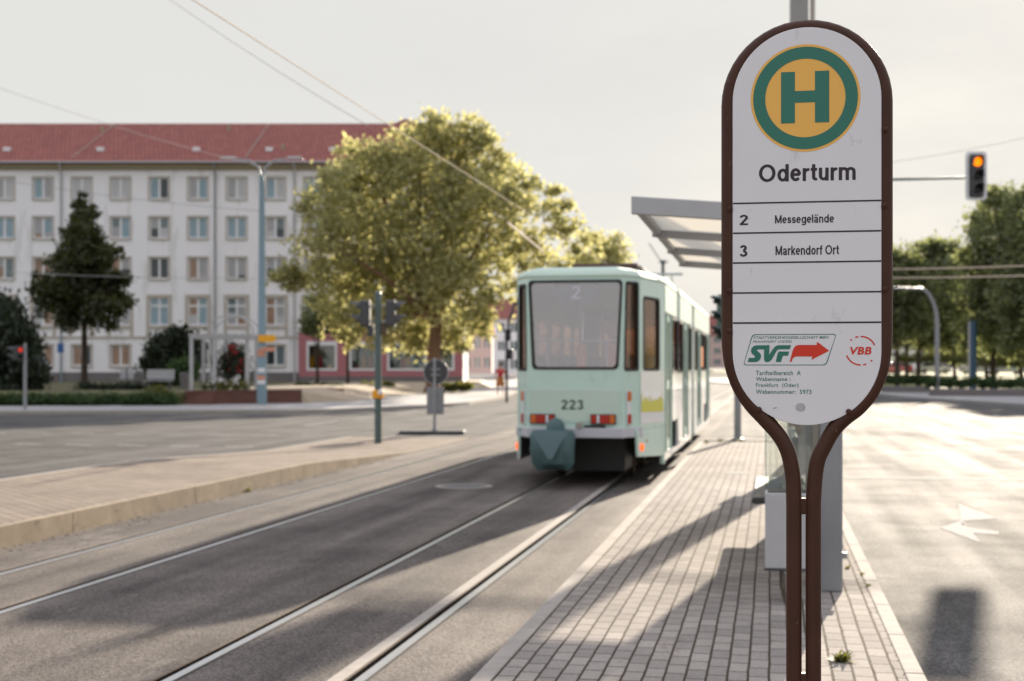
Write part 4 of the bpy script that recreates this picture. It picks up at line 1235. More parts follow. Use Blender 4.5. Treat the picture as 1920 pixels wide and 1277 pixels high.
# pale houses further down the street, behind the broad tree and the tram
def house(label, x0, x1, ytop, ybase, d, mat, rows, cols, roofh=0.0, depth=14, roofmat='roof_tiles'):
    c = at((x0 + x1) / 2, HOR, d); w = (x1 - x0) / F * d
    zb = EYE - (ybase - HOR) / F * d; zt = EYE - (ytop - HOR) / F * d
    t = thing('house', label, 'building', (c.x, d, zb))
    h = zt - zb
    outer = [(-w / 2, 0), (w / 2, 0), (w / 2, h), (-w / 2, h)]
    ho = []
    for r_ in range(rows):
        for k in range(cols):
            cx = -w / 2 + w * (k + 0.5) / cols; z0 = h * (r_ + 0.3) / rows; z1 = h * (r_ + 0.78) / rows; ww = w / cols * 0.27
            ho.append([(cx - ww, z0), (cx + ww, z0), (cx + ww, z1), (cx - ww, z1)])
    b = MB(); b.holed(outer, ho, 0, 0.3); b.box(-w / 2, w / 2, 0.31, depth, 0, h); b.build('wall', M[mat], t)
    for q in ho:
        p_ = MB(); p_.box(q[0][0], q[1][0], 0.20, 0.25, q[0][1], q[2][1]); o_ = p_.build('window', PANES[4], t)
        p_ = MB(); cx = (q[0][0] + q[1][0]) / 2; p_.box(cx - 0.06, cx + 0.06, 0.14, 0.19, q[0][1], q[2][1]); p_.build('mullion', M['white_paint'], o_)
    if roofh:
        b = MB(); b.add([(-w / 2 - .3, -0.4, h + 0.01), (w / 2 + .3, -0.4, h + 0.01), (w / 2 + .3, depth + .4, h + 0.01), (-w / 2 - .3, depth + .4, h + 0.01), (-w / 2, depth / 2, h + roofh), (w / 2, depth / 2, h + roofh)],
                        [(0, 1, 5, 4), (2, 3, 4, 5), (1, 2, 5), (3, 0, 4), (0, 3, 2, 1)])
        b.build('roof', M[roofmat], t)
    return t
house('small pink gabled house seen in the street gap between the tree and the tram', 868, 922, 625, 700, 150, 'pale_pink', 2, 3, 2.0)
house('white house further down the street, seen in the gap beside the tram', 905, 975, 598, 702, 190, 'stucco', 3, 3, 3.0)
house('tall pale block rising behind the white house in the street gap', 950, 1060, 570, 700, 230, 'stucco', 5, 5, 0)
house('distant brown roofed house where the tracks vanish', 1290, 1400, 628, 690, 330, 'pale_pink', 3, 5, 5.0)
house('distant pale row house beyond the trees of the square', 1560, 1760, 640, 690, 300, 'stucco', 3, 8, 4.0)
house('distant dark low building behind the tall tree of the square', 1770, 2050, 645, 690, 260, 'plinth', 2, 8, 3.0)
# a far wood closes the view along the horizon
o = leaves('far_wood', [(-260 + 22 * k, 520 + random.uniform(-20, 20), 5 + random.uniform(0, 3), 15, 10, 8 + random.uniform(0, 4)) for k in range(36)], 900, 22, 0.9, M['leaf_mid'], None, 0.3, 400)
o['kind'] = 'stuff'; o['label'] = 'far wood along the horizon'; o['category'] = 'wood'

# ================================================================== GARDEN FURNITURE
# pergola
pg = thing('pergola', 'white wooden garden pergola with an arched top over the flowers', 'pergola', at(400, HOR, 63) * 1.0)
pg.location.z = 0.6
def gx(px, d=63): return (px - 400) / F * d
for px, y in ((359, 0), (367, 1.6), (381, 1.9), (402, 0), (410, 1.6), (462, 0.2), (468, 1.7)):
    b = MB(); b.box(gx(px) - 0.075, gx(px) + 0.075, y - 0.075, y + 0.075, 0, 2.38); b.build('post', M['wood'], pg)
b = MB(); b.box(gx(355), gx(472), -0.05, 0.05, 2.381, 2.52); b.box(gx(355), gx(472), 1.62, 1.72, 2.381, 2.52)
b.build('beam', M['wood'], pg)
for k in range(9):
    x = gx(357) + (gx(470) - gx(357)) * k / 8
    b = MB(); b.box(x - 0.03, x + 0.03, -0.25, 2.0, 2.521, 2.60); b.build('rafter', M['wood'], pg)
for y in (0.0, 1.67):
    b = MB()
    b.tube([(gx(432) + 1.05 * math.cos(math.pi * k / 12), y, 2.60 + 0.85 * math.sin(math.pi * k / 12)) for k in range(13)], 0.04, 6)
    b.build('arch', M['wood'], pg, smooth=True)
# benches
def bench(px0, px1, py, d, label, z=0.6):
    c = at((px0 + px1) / 2, HOR, d); w = (px1 - px0) / F * d
    t = thing('park_bench', label, 'bench', (c.x, d, z), 0, 'benches in the garden')
    b = MB()
    for k in range(4): b.box(-w / 2, w / 2, -0.45 + 0.125 * k, -0.34 + 0.125 * k, 0.42, 0.46)
    b.build('seat', M['wood'], t)
    b = MB()
    for k in range(4): b.box(-w / 2, w / 2, 0.06 + 0.03 * k, 0.09 + 0.03 * k, 0.52 + 0.115 * k, 0.615 + 0.115 * k)
    b.build('backrest', M['wood'], t)
    for x in (-w / 2 + 0.15, w / 2 - 0.15):
        b = MB(); b.box(x - 0.04, x + 0.04, -0.42, -0.34, 0, 0.419); b.build('leg', M['dark_grey'], t)
        b = MB(); b.tube([(x, 0.02, 0), (x, 0.12, 0.45), (x, 0.21, 0.98)], 0.035, 6); b.build('leg', M['dark_grey'], t)
    return t
bench(274, 326, 715, 66, 'white slatted park bench between the yellow bush and the pergola')
bench(224, 250, 715, 72, 'pale park bench on the lawn close to the upright dark tree')
# litter bins on the lawn
for px, lab in ((262, 'small dark litter bin between the two garden benches'), (346, 'grey litter bin beside the pergola post')):
    c = at(px, HOR, 68)
    t = thing('litter_bin', lab, 'litter bin', (c.x, 68, 0.6))
    b = MB(); b.lathe([(0.2, 0), (0.24, 0.7), (0.25, 0.7), (0.25, 0.76)], 16); b.build('body', M['plinth'], t, smooth=True)
    b = MB(); b.lathe([(0.255, 0.761), (0.2, 0.82), (0.001, 0.83)], 16); b.build('lid', M['dark_grey'], t, smooth=True)
# gate frame on the lawn
c = at(249, HOR, 70)
t = thing('railing', 'dark metal handrail frame standing on the lawn near the pale bench', 'railing', (c.x, 70, 0.6))
b = MB(); b.tube([(-0.3, 0, 0), (-0.3, 0, 1.05), (0.15, 0, 1.05), (0.3, 0, 0.75), (0.3, 0, 0)], 0.04, 8); b.build('handrail', M['dark_grey'], t, smooth=True)
b = MB(); b.cyl((0.1, 0.3, 0), (0.1, 0.3, 1.0), 0.035, 8); b.build('post', M['dark_grey'], t)

# low brick walls
def low_wall(label, pts, h, cap=0.07):
    p0 = Vector((pts[0][0], pts[0][1], 0.11))
    t = thing('brick_wall', label, 'wall', p0)
    b, c = MB(), MB()
    for p, q in zip(pts[:-1], pts[1:]):
        p, q = Vector((p[0], p[1], 0)) - Vector((p0.x, p0.y, 0)), Vector((q[0], q[1], 0)) - Vector((p0.x, p0.y, 0))
        nrm = Vector((-(q - p).y, (q - p).x, 0)).normalized()
        for mb, w0, w1, z0, z1 in ((b, 0, 0.36, 0, h), (c, -0.03, 0.39, h + 0.001, h + cap)):
            mb.add([(*(p + nrm * w0).xy, z0), (*(q + nrm * w0).xy, z0), (*(q + nrm * w1).xy, z0), (*(p + nrm * w1).xy, z0), (*(p + nrm * w0).xy, z1), (*(q + nrm * w0).xy, z1), (*(q + nrm * w1).xy, z1), (*(p + nrm * w1).xy, z1)],
                   [(0, 1, 5, 4), (1, 2, 6, 5), (2, 3, 7, 6), (3, 0, 4, 7), (4, 5, 6, 7)])
    b.build('masonry', M['brick_wall'], t)
    c.build('coping', M['brick_wall'], t)
    return t
q0, q1, q2 = at(352, HOR, 57.6), at(482, HOR, 59.2), at(566, HOR, 60.5)
low_wall('long low red brick wall in front of the pergola, ending behind the blue grey pole', [(q0.x, q0.y), (q1.x, q1.y), (q2.x, q2.y)], 0.52)
q3, q4 = at(602, HOR, 68), at(644, HOR, 69)
low_wall('short separate piece of low red brick wall on the sandy path', [(q3.x, q3.y), (q4.x, q4.y)], 0.42)
t_ = at(330, HOR, 57)
b = MB(); b.prism([(0, 0), (1.4, 0), (1.4, 0.55), (1.0, 0.50)], 0, 0.5)
o = b.build('brick_ramp', M['brick_wall']); o.location = (t_.x, 57.3, 0.12); tag(o, 'sloping brick end piece leading up to the long low wall', 'wall')

# ================================================================== POLES, SIGNALS AND SIGNS
def signal_head(parent, o, face, lit=None, sc=1.0, n=3, mat='dark_grey', plate=None):
    """a signal head at o facing angle face (0 = towards the camera)"""
    e = bpy.data.objects.new('signal_head', None)
    Mx = Matrix.Translation(o) @ Matrix.Rotation(face, 4, 'Z') @ Matrix.Scale(sc, 4)
    h = 0.31 * n
    b = MB(); b.M = Mx; b.prism(rrect(-0.15, 0.15, -h / 2, h / 2, 0.05), -0.10, 0.12)
    hd = b.build('signal_head', M[mat], parent, bevel=0.006)
    if plate:
        b = MB(); b.M = Mx; b.holed(rrect(-0.24, 0.24, -h / 2 - 0.09, h / 2 + 0.09, 0.09), [rrect(-0.155, 0.155, -h / 2 - 0.004, h / 2 + 0.004, 0.05)], -0.02, 0.0); b.build('backing_board', M[plate[0]], hd)
        b = MB(); b.M = Mx; b.holed(rrect(-0.24, 0.24, -h / 2 - 0.09, h / 2 + 0.09, 0.09), [rrect(-0.168, 0.168, -h / 2 - 0.03, h / 2 + 0.03, 0.05)], -0.026, -0.0205); b.build('board_edge', M[plate[1]], hd)
    for k in range(n):
        zc = h / 2 - 0.155 - 0.31 * k
        b = MB(); b.M = Mx @ Matrix.Translation((0, -0.101, zc)) @ Matrix.Rotation(R(90), 4, 'X')
        b.lathe([(0.105, 0.0), (0.098, 0.012), (0.06, 0.024), (0.001, 0.028)], 20)
        col = 'black'
        if lit and lit[0] == k: col = lit[1]
        b.build('lens', M[col], hd, smooth=True)
        b = MB(); b.M = Mx @ Matrix.Translation((0, 0, zc))
        vs, fs = [], []
        N_ = 14
        for j in range(N_ + 1):
            w = R(-20) + R(220) * j / N_
            for (r_, y_) in ((0.118, -0.10), (0.112, -0.34 if abs(w - R(90)) < R(60) else -0.22), (0.122, -0.34 if abs(w - R(90)) < R(60) else -0.22), (0.128, -0.10)):
                vs.append((r_ * math.cos(w), y_, r_ * math.sin(w)))
        for j in range(N_):
            for q in range(4):
                fs.append((4 * j + q, 4 * j + (q + 1) % 4, 4 * j + 4 + (q + 1) % 4, 4 * j + 4 + q))
        b.add(vs, fs); b.build('hood', M[mat], hd, smooth=True)
    return hd

# signal pole on the opposite side, heads facing across
p = ground(709, 832, 0.0)
t = thing('signal_pole', 'grey green signal pole with two heads facing away from each other, end of opposite platform', 'traffic signal', p)
b = MB(); b.tube([(0, 0, 0), (0, 0, 2.2), (0, 0, 3.25)], [0.078, 0.072, 0.070], 16); b.lathe([(0.078, 3.25), (0.05, 3.30), (0.001, 3.31)], 16); b.build('pole', M['green_paint'], t, smooth=True)
signal_head(t, Vector((-0.28, 0, 2.82)), R(-90), None, 0.92, 2)
signal_head(t, Vector((0.28, 0, 2.82)), R(90), None, 0.92, 2)
for x, z in ((-0.16, 2.45), (0.13, 2.50)):
    b = MB(); b.box(x - 0.07, x + 0.07, -0.07, 0.07, z - 0.12, z + 0.12); b.build('acoustic_box', M['dark_grey' if x < 0 else 'rust'], t, bevel=0.01)
for z in (2.98, 2.66):
    b = MB(); b.box(-0.2, 0.2, -0.02, 0.02, z - 0.02, z + 0.02); b.build('bracket', M['steel'], t)
b = MB(); b.box(-0.12, 0.12, -0.10, 0.06, 0.98, 1.16); o = b.build('request_button', M['yellow_sign'], t, bevel=0.02)
b = MB(); b.M = Matrix.Translation((0.06, -0.11, 1.12)); b.lathe([(0.05, -0.05), (0.06, 0), (0.04, 0.05), (0.001, 0.06)], 14); b.build('button', M['white_paint'], o, smooth=True)

# back of the round traffic sign on its little island
p = ground(814, 815, 0.0)
b = MB(); b.box(-0.86, 0.74, -0.05, 0.9, 0, 0.09)
o = b.build('traffic_island', M['dark_grey'], bevel=0.02); o.location = (p.x, p.y, 0); o['kind'] = 'structure'  # dark colour stands in for the shaded front face
t = thing('traffic_sign', 'round traffic sign seen from behind with two narrow plates under it', 'traffic sign', (p.x, p.y + 0.2, 0.09))
b = MB(); b.cyl((0, 0, 0), (0, 0, 1.80), 0.038, 14); b.lathe([(0.07, 0), (0.07, 0.05), (0.04, 0.06)], 14); b.build('post', M['steel'], t, smooth=True)
b = MB(); b.M = Matrix.Translation((0.03, 0.06, 1.45)); b.prism(circle(0, 0, 0.30), -0.012, 0.012); d_ = b.build('disc', M['dark_grey'], t)
b = MB(); b.M = Matrix.Translation((0.03, 0.06, 1.45)); b.holed(circle(0, 0, 0.315), [circle(0, 0, 0.298)], -0.022, 0.014); b.build('rim', M['light_grey'], d_)
for x0, x1 in ((-0.20, -0.015), (0.03, 0.23)):
    b = MB(); b.box(x0, x1, 0.05, 0.07, 0.40, 1.08); b.build('plate', M['grey_paint'], t, bevel=0.008)
for z in (1.38, 1.52, 0.95, 0.55):
    b = MB(); b.box(-0.10, 0.13, 0.03, 0.05, z - 0.02, z + 0.02); b.build('clamp', M['steel'], t)

# tall blue grey pole with a double street lamp and a yellow arrow board
p = ground(491, 758, 0.12); dpole = p.y
t = thing('lamp_mast', 'tall blue grey mast with two lamp arms and a stickered foot by the brick wall', 'street lamp', p)
b = MB(); b.tube([(0, 0, 0), (0, 0, 2.2), (0, 0, 2.25), (0, 0, 9.6)], [0.21, 0.20, 0.17, 0.11], 18); b.build('pole', M['blue_grey'], t, smooth=True)
for s_ in (-1, 1):
    b = MB(); b.tube([(0, 0, 9.3), (s_ * 0.12, 0, 9.9), (s_ * 0.5, 0, 10.2), (s_ * 1.1, 0, 10.3)], [0.05, 0.045, 0.04, 0.035], 10); a_ = b.build('lamp_arm', M['steel'], t, smooth=True)
    b = MB(); b.M = Matrix.Translation((s_ * 1.4, 0, 10.3)); b.add([(-.35, -.1, -.03), (.35, -.1, -.03), (.35, .1, -.03), (-.35, .1, -.03), (-.3, -.08, .08), (.25, -.08, .08), (.25, .08, .08), (-.3, .08, .08)], [(0, 3, 2, 1), (4, 5, 6, 7), (0, 1, 5, 4), (1, 2, 6, 5), (2, 3, 7, 6), (3, 0, 4, 7)])
    b.build('lamp_head', M['light_grey'], a_, bevel=0.03)
for z0, z1, mt, dx in ((1.02, 1.22, 'sticker', -0.02), (1.34, 1.52, 'white_paint', 0.02), (0.85, 1.0, 'white_paint', 0.06), (2.0, 2.3, 'sticker', 0.0)):
    b = MB()
    vs = []
    for k in range(7):
        w = R(-140 + 100 * k / 6)
        for z in (z0, z1): vs.append((0.212 * math.cos(w) + dx * 0, 0.212 * math.sin(w), z))
    b.add(vs, [(2 * k, 2 * k + 2, 2 * k + 3, 2 * k + 1) for k in range(6)]); b.build('sticker', M[mt], t, fix=False)
ys_ = thing('arrow_sign', 'yellow arrow shaped direction board fixed to the tall blue grey mast', 'direction sign', p + Vector((0.25, -0.24, 2.75)))
b = MB(); b.prism([(-0.36, -0.15), (0.28, -0.15), (0.42, 0.0), (0.28, 0.15), (-0.36, 0.15)], -0.015, 0.015); b.build('board', M['yellow_sign'], ys_, bevel=0.004)
b = MB(); b.box(-0.30, -0.20, 0.016, 0.05, -0.12, 0.12); b.build('bracket', M['steel'], ys_)
ws_ = thing('direction_sign', 'white arrow board with pale red print below the yellow one', 'direction sign', p + Vector((0.30, -0.24, 2.30)))
b = MB(); b.prism([(-0.30, -0.09), (0.24, -0.09), (0.34, 0.0), (0.24, 0.09), (-0.30, 0.09)], -0.015, 0.015); b.build('board', M['sticker'], ws_)
b = MB(); b.box(-0.28, -0.18, 0.016, 0.05, -0.08, 0.08); b.build('bracket', M['steel'], ws_)

# pedestrian signal at the far left
p = ground(47, 774, 0.0)
t = thing('pedestrian_signal', 'thin grey post with a small signal head showing red, by the dark weeping tree', 'traffic signal', (p.x, p.y, 0))
b = MB(); b.tube([(0, 0, 0), (0, 0, 2.55)], [0.07, 0.055], 12); b.build('pole', M['grey_paint'], t, smooth=True)
signal_head(t, Vector((-0.16, -0.02, 2.18)), R(20), (0, 'lit_red'), 0.8, 2)
signal_head(t, Vector((-0.36, 0.02, 2.18)), R(-80), None, 0.8, 2)
# blue sign post by the facade
c = at(114, 716, 96)
t = thing('sign_post', 'slim post with a small blue plate in front of the facade', 'sign', (c.x, 96, 0.6))
b = MB(); b.cyl((0, 0, 0), (0, 0, 4.0), 0.05, 10); b.build('post', M['blue_grey'], t)
b = MB(); b.box(-0.22, 0.22, -0.08, -0.055, 2.1, 2.75); b.build('plate', plain('blue_plate', (0.02, 0.09, 0.28), 0.4), t, bevel=0.01)

# curved signal mast behind the tram's far corner
c = at(952, HOR, 66)
t = thing('signal_mast', 'dark curved signal mast with small heads beside the rear corner of the tram', 'traffic signal', (c.x, 66, 0.0))
b = MB(); b.tube([(-0.05, 0, 0), (-0.05, 0, 2.9), (0.05, 0, 3.9), (0.35, 0, 4.7), (0.9, 0, 5.1), (2.0, 0, 5.2)], 0.07, 10); b.build('pole', M['dark_grey'], t, smooth=True)
signal_head(t, Vector((0.0, -0.15, 3.2)), R(10), None, 0.9, 2)
signal_head(t, Vector((0.12, -0.15, 2.3)), R(-15), None, 0.8, 2)

# mast with signals at the platform end, its arm reaching over the road
p = ground(1383, 825, PLAT_Z)
ms = thing('signal_mast', 'grey signal mast at the platform end with an arm reaching over the road', 'traffic signal', p)
b = MB(); b.tube([(0, 0, 0), (0, 0, 3.0), (0, 0, 6.0)], [0.075, 0.07, 0.06], 16); b.lathe([(0.12, 0), (0.12, 0.03), (0.076, 0.05)], 16); b.build('pole', M['grey_paint'], ms, smooth=True)
TL = at(1830, 330, 27.2)
arm_a = Vector((0, 0, 5.28)); arm_b = Vector((TL.x - p.x - 0.2, TL.y - p.y + 0.05, TL.z - p.z - 0.03))
b = MB(); b.tube([tuple(arm_a), tuple(arm_a.lerp(arm_b, 0.5) + Vector((0, 0, 0.02))), tuple(arm_b)], [0.04, 0.032, 0.026], 10); b.build('arm', M['green_paint'], ms, smooth=True)
signal_head(ms, Vector((-0.26, 0.0, 2.55)), R(-55), None, 1.0, 3, 'green_paint')
b = MB(); b.box(0.70, 1.55, -0.12, -0.08, 5.42, 6.3); b.build('sign_board', M['dark_grey'], ms, bevel=0.01)
tl = thing('traffic_light', 'traffic light lit amber on a white edged board, hanging above the road', 'traffic light', TL)
signal_head(tl, Vector((0, 0, 0)), R(0), (0, 'lit_amber'), 0.86, 3, 'dark_grey', ('dark_grey', 'white_paint'))
b = MB(); b.box(-0.05, 0.05, 0.10, 0.2, -0.1, 0.1); b.build('bracket', M['steel'], tl)

# overhead line mast behind the shelter
p = tr(0.40, 20.3, PLAT_Z)
t = thing('overhead_mast', 'stout overhead line mast with torn posters behind the shelter', 'mast', p)
b = MB(); b.tube([(0, 0, 0), (0, 0, 3.0), (0, 0, 10.5)], [0.160, 0.145, 0.12], 20); b.build('pole', M['mast_grey'], t, smooth=True)
b = MB(); vs = []
for k in range(9):
    w = R(180 + 100 * k / 8)
    for z in (0.55, 1.75): vs.append((0.166 * math.cos(w), 0.166 * math.sin(w), z))
b.add(vs, [(2 * k, 2 * k + 2, 2 * k + 3, 2 * k + 1) for k in range(8)]); b.build('poster', M['poster'], t, fix=False)
b = MB(); b.cyl((0.19, -0.02, 0.3), (0.19, -0.02, 10.5), 0.035, 10); b.build('conduit', M['beige_trim'], t)
b = MB(); b.box(-0.24, -0.19, -0.16, 0.02, 1.1, 1.4); b.build('notice', M['sign_red'], t)

# curved street lamps
def street_lamp(px, py, d, h, reach, label, name='street_lamp', r=0.10, mat='grey_paint', rz=0.0, z0=0.12):
    c = at(px, HOR, d)
    t = thing(name, label, 'street lamp', (c.x, d, z0), rz)
    b = MB()
    b.tube([(0, 0, 0), (0, 0, h * 0.66)] + [(-reach * 0.42 * (1 - math.cos(w)), 0, h * 0.66 + h * 0.34 * math.sin(w)) for w in [R(90) * k / 8 for k in range(1, 9)]] + [(-reach, 0, h * 1.005)], [r * 1.1, r] + [r * 0.9 - 0.3 * r * k / 8 for k in range(8)] + [r * 0.55], 12)
    b.build('pole', M[mat], t, smooth=True)
    b = MB(); b.M = Matrix.Translation((-reach - 0.3, 0, h * 1.01)); b.lathe([(0.02, 0.10), (0.14, 0.06), (0.16, -0.02), (0.10, -0.06)], 12)
    b.build('lamp_head', M['light_grey'], t, smooth=True)
    return t
street_lamp(1757, 737, 80, 6.1, 2.5, 'grey curved street lamp standing on the pavement before the square', r=0.13)
c = at(1243, HOR, 74)
t = thing('street_lamp', 'small green lamp post with forked arms seen above the tram roof', 'street lamp', (c.x, 74, 0))
b = MB(); b.cyl((0, 0, 0), (0, 0, 7.25), 0.09, 10); b.build('pole', M['green_paint'], t)
b = MB(); b.tube([(0, 0, 7.2), (-0.35, 0, 7.7), (-0.75, 0, 8.3)], 0.03, 6); b.tube([(0, 0, 7.2), (0.25, 0, 7.35)], 0.05, 6); b.build('arm', M['steel'], t)
b = MB(); b.lathe([(0.05, 7.2), (0.22, 7.28), (0.20, 7.34), (0.03, 7.42)], 10); b.build('lamp_head', M['green_paint'], t)
# blue post on the square
c = at(1825, HOR, 92)
t = thing('advertising_post', 'thick blue post with pale edge on the planted hedge of the square', 'post', (c.x, 92, 0.13))
b = MB(); b.cyl((0, 0, 0), (0, 0, 4.6), 0.22, 16); b.build('pole', plain('blue_post_paint', (0.03, 0.08, 0.14), 0.5), t, smooth=True)
b = MB(); b.cyl((-0.27, -0.02, 0), (-0.27, -0.02, 4.6), 0.07, 10); b.build('pipe', M['light_grey'], t)
# planter wall on the square
for px0, px1, d, lab in ((1742, 2040, 76, 'long dark planter edge wall below the clipped hedge of the square'), (1650, 1742, 88, 'short dark planter edge wall beyond the curved street lamp')):
    a_, c_ = at(px0, HOR, d), at(px1, HOR, d - 2)
    w = (c_ - a_).length
    b = MB(); b.box(0, w, 0, 0.3, 0, 0.38)
    o = b.build('planter_wall', M['plinth'], bevel=0.02); o.location = (a_.x, d, 0.125); o.rotation_euler = (0, 0, math.atan2(c_.y - a_.y, c_.x - a_.x)); tag(o, lab, 'wall')

# wires
def wire(name, label, pts, r, mat, sag=0.0, group=None):
    b = MB()
    P = [Vector(q) for q in pts]
    res = []
    for i in range(len(P) - 1):
        for k in range(8):
            t_ = k / 8
            q = P[i].lerp(P[i + 1], t_); q.z -= sag * 4 * t_ * (1 - t_)
            res.append(q)
    res.append(P[-1])
    b.tube(res, r, 6)
    o = b.build(name, M[mat], smooth=True)
    return tag(o, label, 'wire', group)
zc = 5.22
wire('contact_wire', 'thick warm contact wire slanting across the broad tree towards the tram', [tr(-5.52, -10, zc), tr(-5.52, 60, zc), tr(-5.52, 140, zc)], 0.008, 'wire')
wire('contact_wire', 'short dark wire fragment crossing the lower side of the broad tree', [at(952, 418, 34), at(1018, 472, 44)], 0.03, 'wire')
wire('span_wire', 'thin grey wire crossing the upper sky, coming from the top edge', [at(300, -14, 24), at(690, 236, 19.3)], 0.005, 'wire_thin', 0.05)
wire('span_wire', 'faint thin wire over the red roof at the edge of the photo', [at(-30, 155, 40), at(491, 312, 58)], 0.008, 'wire_thin', 0.15)
wire('span_wire', 'thin dark wire across the top windows of the facade', [at(-20, 333, 60), at(491, 396, 58)], 0.013, 'wire_thin', 0.15)
wire('span_wire', 'faint wire across the middle windows of the facade', [at(-20, 508, 60), at(491, 522, 58)], 0.011, 'wire_thin', 0.1)
for k, (y0, y1, lab) in enumerate(((507, 497, 'upper bright wire against the dark trees of the square'), (522, 516, 'lower bright wire against the dark trees of the square'))):
    wire('span_wire', lab, [at(1560, y0 - 2, 60), at(1960, y1, 45)], 0.022, 'wire', 0.05)
wire('span_wire', 'faint sloping wire in the sky near the amber traffic light', [at(1560, 318, 40), at(1960, 250, 40)], 0.006, 'wire_thin', 0.1)

# ================================================================== TRAM
tram = thing('tram', 'pale mint articulated tram number 223 seen from behind at the platform', 'tram', tr(-2.622, 18.76, 0.0), -ANG)
def facet_frame(A, B_):
    a, c = Vector((A[0], A[1], 0)), Vector((B_[0], B_[1], 0))
    x = (c - a).normalized(); z = Vector((0, 0, 1)); y = z.cross(x)
    m = Matrix((( x.x, y.x, z.x, a.x), (x.y, y.y, z.y, a.y), (x.z, y.z, z.z, 0), (0, 0, 0, 1)))
    return m, (c - a).length
def facet(name, A, B_, z0, z1, holes=(), mat='mint', gl='tram_side_glass', th=0.05, rim=True, glass_name='window', outer=None):
    m, w = facet_frame(A, B_)
    b = MB(); b.M = m
    lp = outer or [(0, z0), (w, z0), (w, z1), (0, z1)]
    if holes:
        b.holed(lp, holes, 0, th)
    else:
        b.prism(lp, 0, th)
    o = b.build(name, M[mat], tram)
    for h in holes:
        cx = sum(p[0] for p in h) / len(h); cz = sum(p[1] for p in h) / len(h)
        b = MB(); b.M = m; b.prism([(cx + (p[0] - cx) * 1.0, cz + (p[1] - cz) * 1.0) for p in h], 0.02, 0.026); g_ = b.build(glass_name, M[gl], tram)
        if rim:
            def off(k): return [(p[0] + (k if p[0] > cx else -k), p[1] + (k if p[1] > cz else -k)) for p in h]
            b = MB(); b.M = m; b.holed(off(0.022), [off(-0.014)], -0.008, 0.019); b.build('rubber_seal', M['rubber'], g_)
    return o, m, w
def trap(x0t, x1t, x0b, x1b, z0, z1, r=0.06):
    c = [(x0b, z0), (x1b, z0), (x1t, z1), (x0t, z1)]
    res = []
    for i in range(4):
        p, q, s_ = Vector(c[i - 1]), Vector(c[i]), Vector(c[(i + 1) % 4])
        a_, c_ = q + (p - q).normalized() * r, q + (s_ - q).normalized() * r
        for k in range(6):
            t_ = k / 5; v = a_ * (1 - t_) ** 2 + q * 2 * t_ * (1 - t_) + c_ * t_ ** 2
            res.append((v.x, v.y))
    return res
P0, P1, P2 = (0.665, 0.0), (0.86, 0.36), (1.10, 1.62)
Q0, Q1, Q2 = (-0.665, 0.0), (-0.86, 0.36), (-1.10, 1.62)
ZT = 2.93
# rear end
_, m_, w_ = facet('rear_panel', Q0, P0, 0.80, ZT, [trap(0.035, 1.295, 0.09, 1.235, 1.64, 2.82, 0.07)], 'mint', 'tram_glass', glass_name='windscreen')
b = MB(); b.M = m_; b.prism(rrect(0.05, 1.28, 0.90, 1.35, 0.02), -0.010, -0.001); b.build('hatch', M['mint_pale'], tram, bevel=0.004)
facet('corner_panel', P0, P1, 0.80, ZT, [trap(0.06, 0.335, 0.02, 0.335, 1.62, 2.80, 0.05)], 'mint')
facet('corner_panel', Q1, Q0, 0.80, ZT, [trap(0.07, 0.34, 0.07, 0.38, 1.62, 2.78, 0.05)], 'mint')
_, mr, wr_ = facet('flank_panel', P1, P2, 0.80, ZT - 0.03, [rrect(0.14, 0.95, 1.62, 2.62, 0.07)], 'mint')
_, ml, wl_ = facet('flank_panel', Q2, Q1, 0.80, ZT - 0.03, [rrect(0.30, 1.10, 1.62, 2.62, 0.07)], 'mint')
# advertising film with a yellow skyline on the flank
b = MB(); b.M = mr; b.prism([(-0.02, 0.87), (wr_ - 0.09, 0.85), (wr_ - 0.09, 1.60), (-0.02, 1.60)], -0.006, -0.001); ad = b.build('advert_film', M['tram_white'], tram)
sk = random.Random(4)
top = [(0.0, 1.22)]
prof_ = [0.30, 0.10, 0.16, 0.20, 0.20, 0.12, 0.10, 0.24, 0.08, 0.12, 0.10, 0.16, 0.09, 0.14, 0.12, 0.20, 0.14, 0.22, 0.12]
for k, hgt in enumerate(prof_):
    x = 0.02 + (wr_ - 0.15) * k / len(prof_); dx = (wr_ - 0.15) / len(prof_)
    top += [(x, 1.12 + hgt * 0.55), (x + dx * 0.9, 1.12 + hgt * 0.55)]
b = MB(); b.M = mr
lp = [(0.0, 1.03), (wr_ - 0.12, 1.01)] + list(reversed(top[1:]))
b.add([(p[0], -0.009, p[1]) for p in lp], [tuple(q) for q in tessellate_polygon([[Vector((p[0], p[1], 0)) for p in lp]])])
b.build('skyline_print', M['yellow'], ad)
